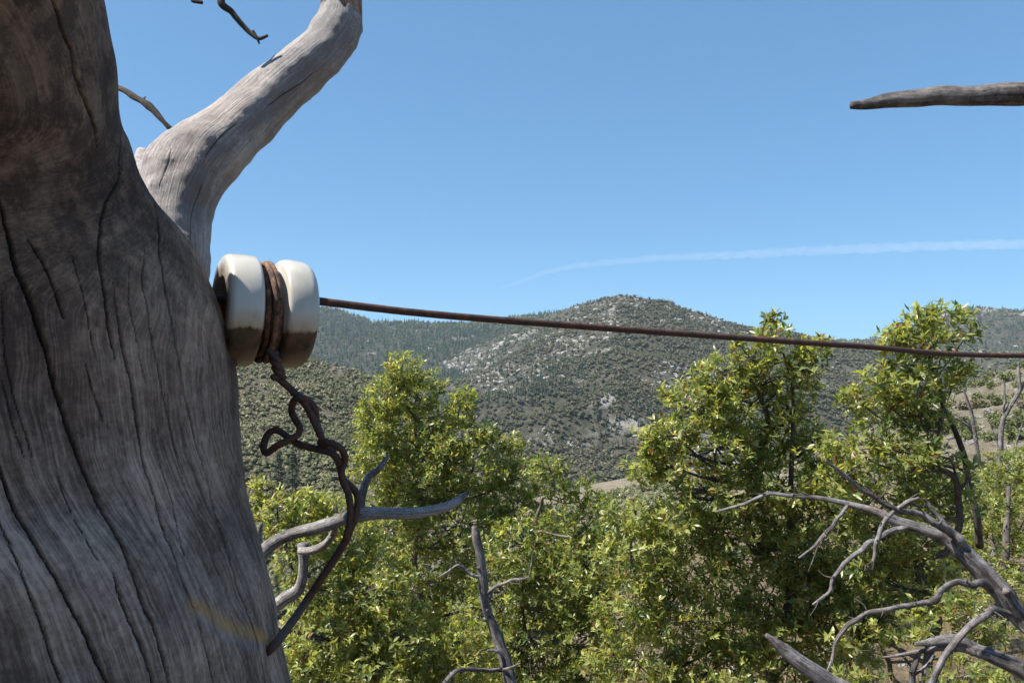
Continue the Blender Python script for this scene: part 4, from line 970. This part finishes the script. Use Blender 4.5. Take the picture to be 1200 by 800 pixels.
oak('tall yellow-green oak with pointed top between the tie wire and the mountain', 6.6,
    [(476, 432, 22, 20, 0), (455, 462, 24, 24, 0), (490, 462, 28, 26, .1), (545, 466, 14, 12, 0), (538, 485, 16, 14, 0), (440, 495, 26, 28, 0), (480, 505, 44, 36, .2), (530, 515, 34, 24, 0), (570, 508, 16, 12, 0),
     (440, 540, 30, 26, -.1), (490, 560, 52, 44, .2), (555, 545, 44, 34, .1), (610, 560, 34, 26, .2), (600, 520, 14, 10, .2), (460, 610, 42, 40, 0), (540, 615, 60, 50, .3), (620, 610, 40, 36, .3), (500, 680, 60, 50, .3), (640, 660, 44, 44, .5)],
    (530, 900, 6.8), .052, 1.0, .50, .075, seed=21)
oak('bright green oak low behind the trunk at the left, filling the bottom', 5.2,
    [(308, 572, 12, 16, 0), (325, 600, 26, 24, 0), (362, 592, 20, 20, 0), (395, 598, 26, 22, .1), (345, 640, 44, 34, 0), (410, 640, 40, 34, .2), (380, 690, 46, 40, 0), (440, 690, 50, 40, .1), (390, 750, 56, 44, 0), (470, 750, 56, 44, .1), (430, 800, 70, 44, -.1), (540, 770, 50, 50, .3), (340, 800, 44, 40, 0), (500, 820, 60, 40, 0)],
    (420, 1000, 5.3), .050, 1.0, .58, .06, seed=22)
oak('dark wide oak in the centre behind the thin dead stem', 5.9,
    [(640, 548, 18, 16, 0), (668, 570, 24, 20, 0), (700, 605, 34, 28, 0), (620, 640, 50, 40, .3), (660, 690, 56, 50, .4), (590, 700, 48, 44, .5), (620, 760, 60, 50, .4), (690, 660, 44, 40, .1), (700, 740, 60, 50, .3), (560, 760, 40, 44, .6), (650, 810, 70, 40, .3)],
    (650, 980, 6.3), .048, .95, .30, .075, seed=23)
oak('broad light green oak right of centre, low in front of the valley', 4.9,
    [(742, 608, 34, 22, 0), (790, 612, 40, 24, 0), (830, 620, 34, 26, .1), (750, 650, 48, 36, 0), (810, 665, 54, 40, .1), (740, 710, 50, 40, 0), (800, 725, 60, 44, .1), (750, 780, 60, 40, 0), (830, 785, 56, 40, 0), (870, 740, 44, 40, .2)],
    (790, 980, 5.1), .048, .95, .52, .065, seed=24)
oak('tall yellowish oak in front of the peak, crossed by the straight wire', 4.8,
    [(905, 376, 10, 9, 0), (905, 396, 20, 16, 0), (880, 420, 30, 18, 0), (950, 412, 18, 16, 0), (968, 402, 8, 8, 0), (862, 400, 10, 6, 0), (845, 440, 34, 24, 0), (900, 440, 38, 24, .1), (945, 440, 22, 20, 0), (780, 462, 10, 8, 0), (815, 475, 36, 26, 0), (768, 520, 22, 18, 0), (762, 548, 26, 20, .1), (955, 520, 24, 26, .2), (965, 560, 26, 26, .2), (870, 480, 46, 30, .1), (790, 510, 34, 22, 0), (840, 525, 50, 34, .1), (900, 515, 34, 26, .2), (930, 480, 18, 18, .1),
     (780, 545, 26, 18, 0), (840, 575, 54, 34, .1), (910, 570, 42, 36, .1), (940, 600, 30, 30, .1), (870, 630, 56, 40, .2), (930, 655, 44, 40, .3), (900, 700, 56, 44, .3), (960, 650, 34, 34, .3), (985, 690, 30, 34, .4), (960, 710, 40, 44, .4), (930, 770, 56, 44, .4), (1000, 770, 30, 30, .6)],
    (905, 950, 5.1), .052, .95, .50, .07, seed=25, extra=[[(925, 620, 4.9, 7), (927, 560, 4.9, 6), (929, 500, 4.9, 5), (928, 450, 4.9, 4), (915, 405, 4.85, 2)]])
oak('leafy oak at the right with big pale leaves under the far rocky mountain', 4.5,
    [(1075, 378, 22, 16, 0), (1110, 372, 24, 16, 0), (1050, 398, 20, 18, 0), (1095, 402, 42, 20, 0), (1128, 400, 16, 16, 0), (1065, 432, 30, 16, 0), (1120, 432, 22, 16, 0), (1030, 452, 26, 18, 0), (1075, 458, 32, 20, 0), (1005, 470, 20, 14, 0), (1035, 482, 36, 18, .1), (1085, 486, 28, 16, .1),
     (1000, 525, 36, 26, 0), (1055, 530, 44, 28, 0), (1100, 545, 36, 26, .1), (990, 560, 28, 26, 0), (1030, 575, 50, 34, .1), (1095, 585, 44, 28, .2), (1030, 620, 40, 30, .2), (1080, 640, 50, 34, .3), (1060, 690, 50, 34, .3), (1010, 665, 36, 34, .3), (975, 600, 26, 28, .3), (985, 730, 40, 34, .4), (1030, 730, 34, 24, .4)],
    (1075, 860, 4.8), .056, .85, .50, .06, seed=26, extra=[[(1148, 640, 5.0, 9), (1144, 600, 4.9, 8), (1134, 566, 4.9, 7.5), (1131, 539, 4.8, 7), (1121, 509, 4.7, 6.5), (1105, 473, 4.6, 5), (1092, 440, 4.5, 3)], [(1135, 580, 4.9, 4), (1112, 570, 4.9, 4), (1090, 562, 4.8, 3)]])
oak('fine-leaved green oak beside the slender leafless tree at the right edge', 8.0,
    [(1185, 560, 30, 34, .5), (1150, 600, 34, 30, .3), (1200, 610, 40, 34, .4), (1165, 640, 40, 26, 0), (1215, 660, 36, 30, 0), (1130, 650, 26, 26, 0), (1180, 690, 34, 22, -.4), (1230, 560, 30, 40, .5)],
    (1165, 730, 7.8), .046, .9, .42, .06, seed=27, extra=[[(1165, 740, 7.6, 13), (1172, 690, 7.7, 11), (1178, 650, 7.8, 9), (1180, 610, 8, 7), (1182, 570, 8.2, 4)]])
oak('low green oak brush behind the bare limbs at the lower right', 6.6,
    [(985, 590, 26, 24, 0), (1020, 640, 36, 30, 0), (1075, 600, 30, 26, 0), (1070, 660, 40, 32, 0), (1120, 690, 36, 30, 0), (1010, 700, 34, 30, 0), (1150, 735, 34, 22, 0), (1060, 720, 40, 26, 0)],
    (1060, 800, 6.7), .048, .8, .5, .04, seed=29)
oak('small yellow-green oak sapling at the bottom right among the dry grass', 3.6,
    [(1130, 790, 40, 24, 0), (1180, 805, 30, 24, 0), (1060, 735, 30, 22, .3), (1120, 720, 34, 24, .4), (1010, 800, 30, 16, 0)],
    (1110, 900, 3.7), .044, .6, .45, .03, seed=28)

# ------------------------------------------------------------------ dry grass and stones on the near slope
def grass():
    n = 5200; r = rng
    cx = r.uniform(0, 1, 420) * 7 + .6; cy = r.uniform(0, 1, 420) ** 1.2 * 9 + 3.0
    pick = r.integers(0, 420, n); x = cx[pick] + r.normal(0, .09, n); y = cy[pick] + r.normal(0, .09, n); z = near_z(x, y)
    h = r.uniform(.18, .55, n); lean = r.normal(0, .32, (n, 2)) * h[:, None]; w = .0028
    a = r.uniform(0, 3.14, n); sx, sy = np.cos(a) * w, np.sin(a) * w
    b = np.stack([x, y, z], -1); m = b + np.stack([lean[:, 0] * .35, lean[:, 1] * .35, h * .6], -1); t = b + np.stack([lean[:, 0], lean[:, 1], h], -1)
    s_ = np.stack([sx, sy, 0 * sx], -1)
    V = np.stack([b - s_, b + s_, m - s_ * .7, m + s_ * .7, t], 1).reshape(-1, 3)
    T = np.array([(0, 1, 3), (0, 3, 2), (2, 3, 4)])[None] + (np.arange(n) * 5)[:, None, None]
    col = (np.array([.40, .32, .17]) * r.uniform(.6, 1.2, (n, 1))).repeat(5, 0)
    tag(link('dry_grass', mesh_np('dry_grass', V, T.reshape(-1, 3), False, {'lc': col}), leafm), 'dry straw-coloured grass tufts on the slope at lower right', 'grass', kind='stuff')
grass()
n = 1500; x = rng.uniform(-3, 9, n); y = rng.uniform(1.5, 14, n)
tag(link('gravel', rocks_mesh('gravel', np.stack([x, y, near_z(x, y)], -1), rng.gamma(1.5, .018, n)), rockm), 'loose pale stones and grit on the near hillside', 'gravel', kind='stuff')

# ------------------------------------------------------------------ contrail
def contrail():
    D = 14000.; l = [(584, 341, 3), (610, 329, 6), (640, 318, 8), (680, 310.5, 10), (740, 304.5, 11), (800, 301, 13), (900, 296.5, 15), (1000, 291.5, 16), (1100, 288, 17), (1200, 285.5, 17), (1320, 283, 18), (1600, 280, 19)]
    a = np.array(l, float); u = np.linspace(584, 1600, 420); y = np.interp(u, a[:, 0], a[:, 1]); y = np.convolve(np.pad(y, 9, 'edge'), np.ones(19) / 19, 'valid'); w = np.interp(u, a[:, 0], a[:, 2])
    C = P(u, y, D); n = len(u); sides = 20; th = np.arange(sides) / sides * 2 * math.pi
    nz = fbm(np.stack([np.broadcast_to(u[:, None] * .12, (n, sides)), np.broadcast_to(np.cos(th)[None] * 1.5, (n, sides)), np.broadcast_to(np.sin(th)[None] * 1.5, (n, sides))], -1), 4, 3)
    R = (w * .36 * D / F)[:, None] * (1 + nz * 1.3); R[0] = R[-1] = 1
    V = np.stack([C[:, 0, None] + 0 * R, C[:, 1, None] + np.cos(th) * R, C[:, 2, None] + np.sin(th) * R], -1).reshape(-1, 3)
    i = np.arange(n - 1)[:, None] * sides; j = np.arange(sides)[None]; k = (j + 1) % sides
    me = mesh_np('contrail', V, [np.stack([i + j, i + k, i + sides + k, i + sides + j], -1).reshape(-1, 4), np.stack([0 * th[1:-1], np.arange(2, sides), np.arange(1, sides - 1)], -1).astype(int), ((n - 1) * sides + np.stack([0 * th[1:-1], np.arange(1, sides - 1), np.arange(2, sides)], -1)).astype(int)], True)
    m = bpy.data.materials.new('ice_cloud'); m.use_nodes = True; t = m.node_tree; t.nodes.remove(t.nodes['Principled BSDF'])
    v = t.nodes.new('ShaderNodeVolumePrincipled'); v.inputs['Color'].default_value = (.97, .98, 1, 1); v.inputs['Density'].default_value = .00085
    t.links.new(v.outputs[0], t.nodes['Material Output'].inputs['Volume'])
    tag(link('contrail', me, m), 'thin white vapour trail curving across the blue sky', 'contrail')
contrail()

# ------------------------------------------------------------------ haze
def haze():
    x, y0, y1, z0, z1 = 3400, -3400, 3400, -130, 300
    V = [(-x, y0, z0), (x, y0, z0), (x, y1, z0), (-x, y1, z0), (-x, y0, z1), (x, y0, z1), (x, y1, z1), (-x, y1, z1)]
    Fc = np.array([(0, 3, 2, 1), (4, 5, 6, 7), (0, 1, 5, 4), (1, 2, 6, 5), (2, 3, 7, 6), (3, 0, 4, 7)])
    m = bpy.data.materials.new('valley_haze'); m.use_nodes = True; t = m.node_tree; t.nodes.remove(t.nodes['Principled BSDF'])
    v = t.nodes.new('ShaderNodeVolumePrincipled'); v.inputs['Color'].default_value = (.70, .84, 1.0, 1); v.inputs['Density'].default_value = .000062; v.inputs['Anisotropy'].default_value = .2
    t.links.new(v.outputs[0], t.nodes['Material Output'].inputs['Volume'])
    o = link('haze', mesh_np('haze', V, Fc), m); o['kind'] = 'stuff'; o['label'] = 'thin blue daylight haze filling the valley'
haze()
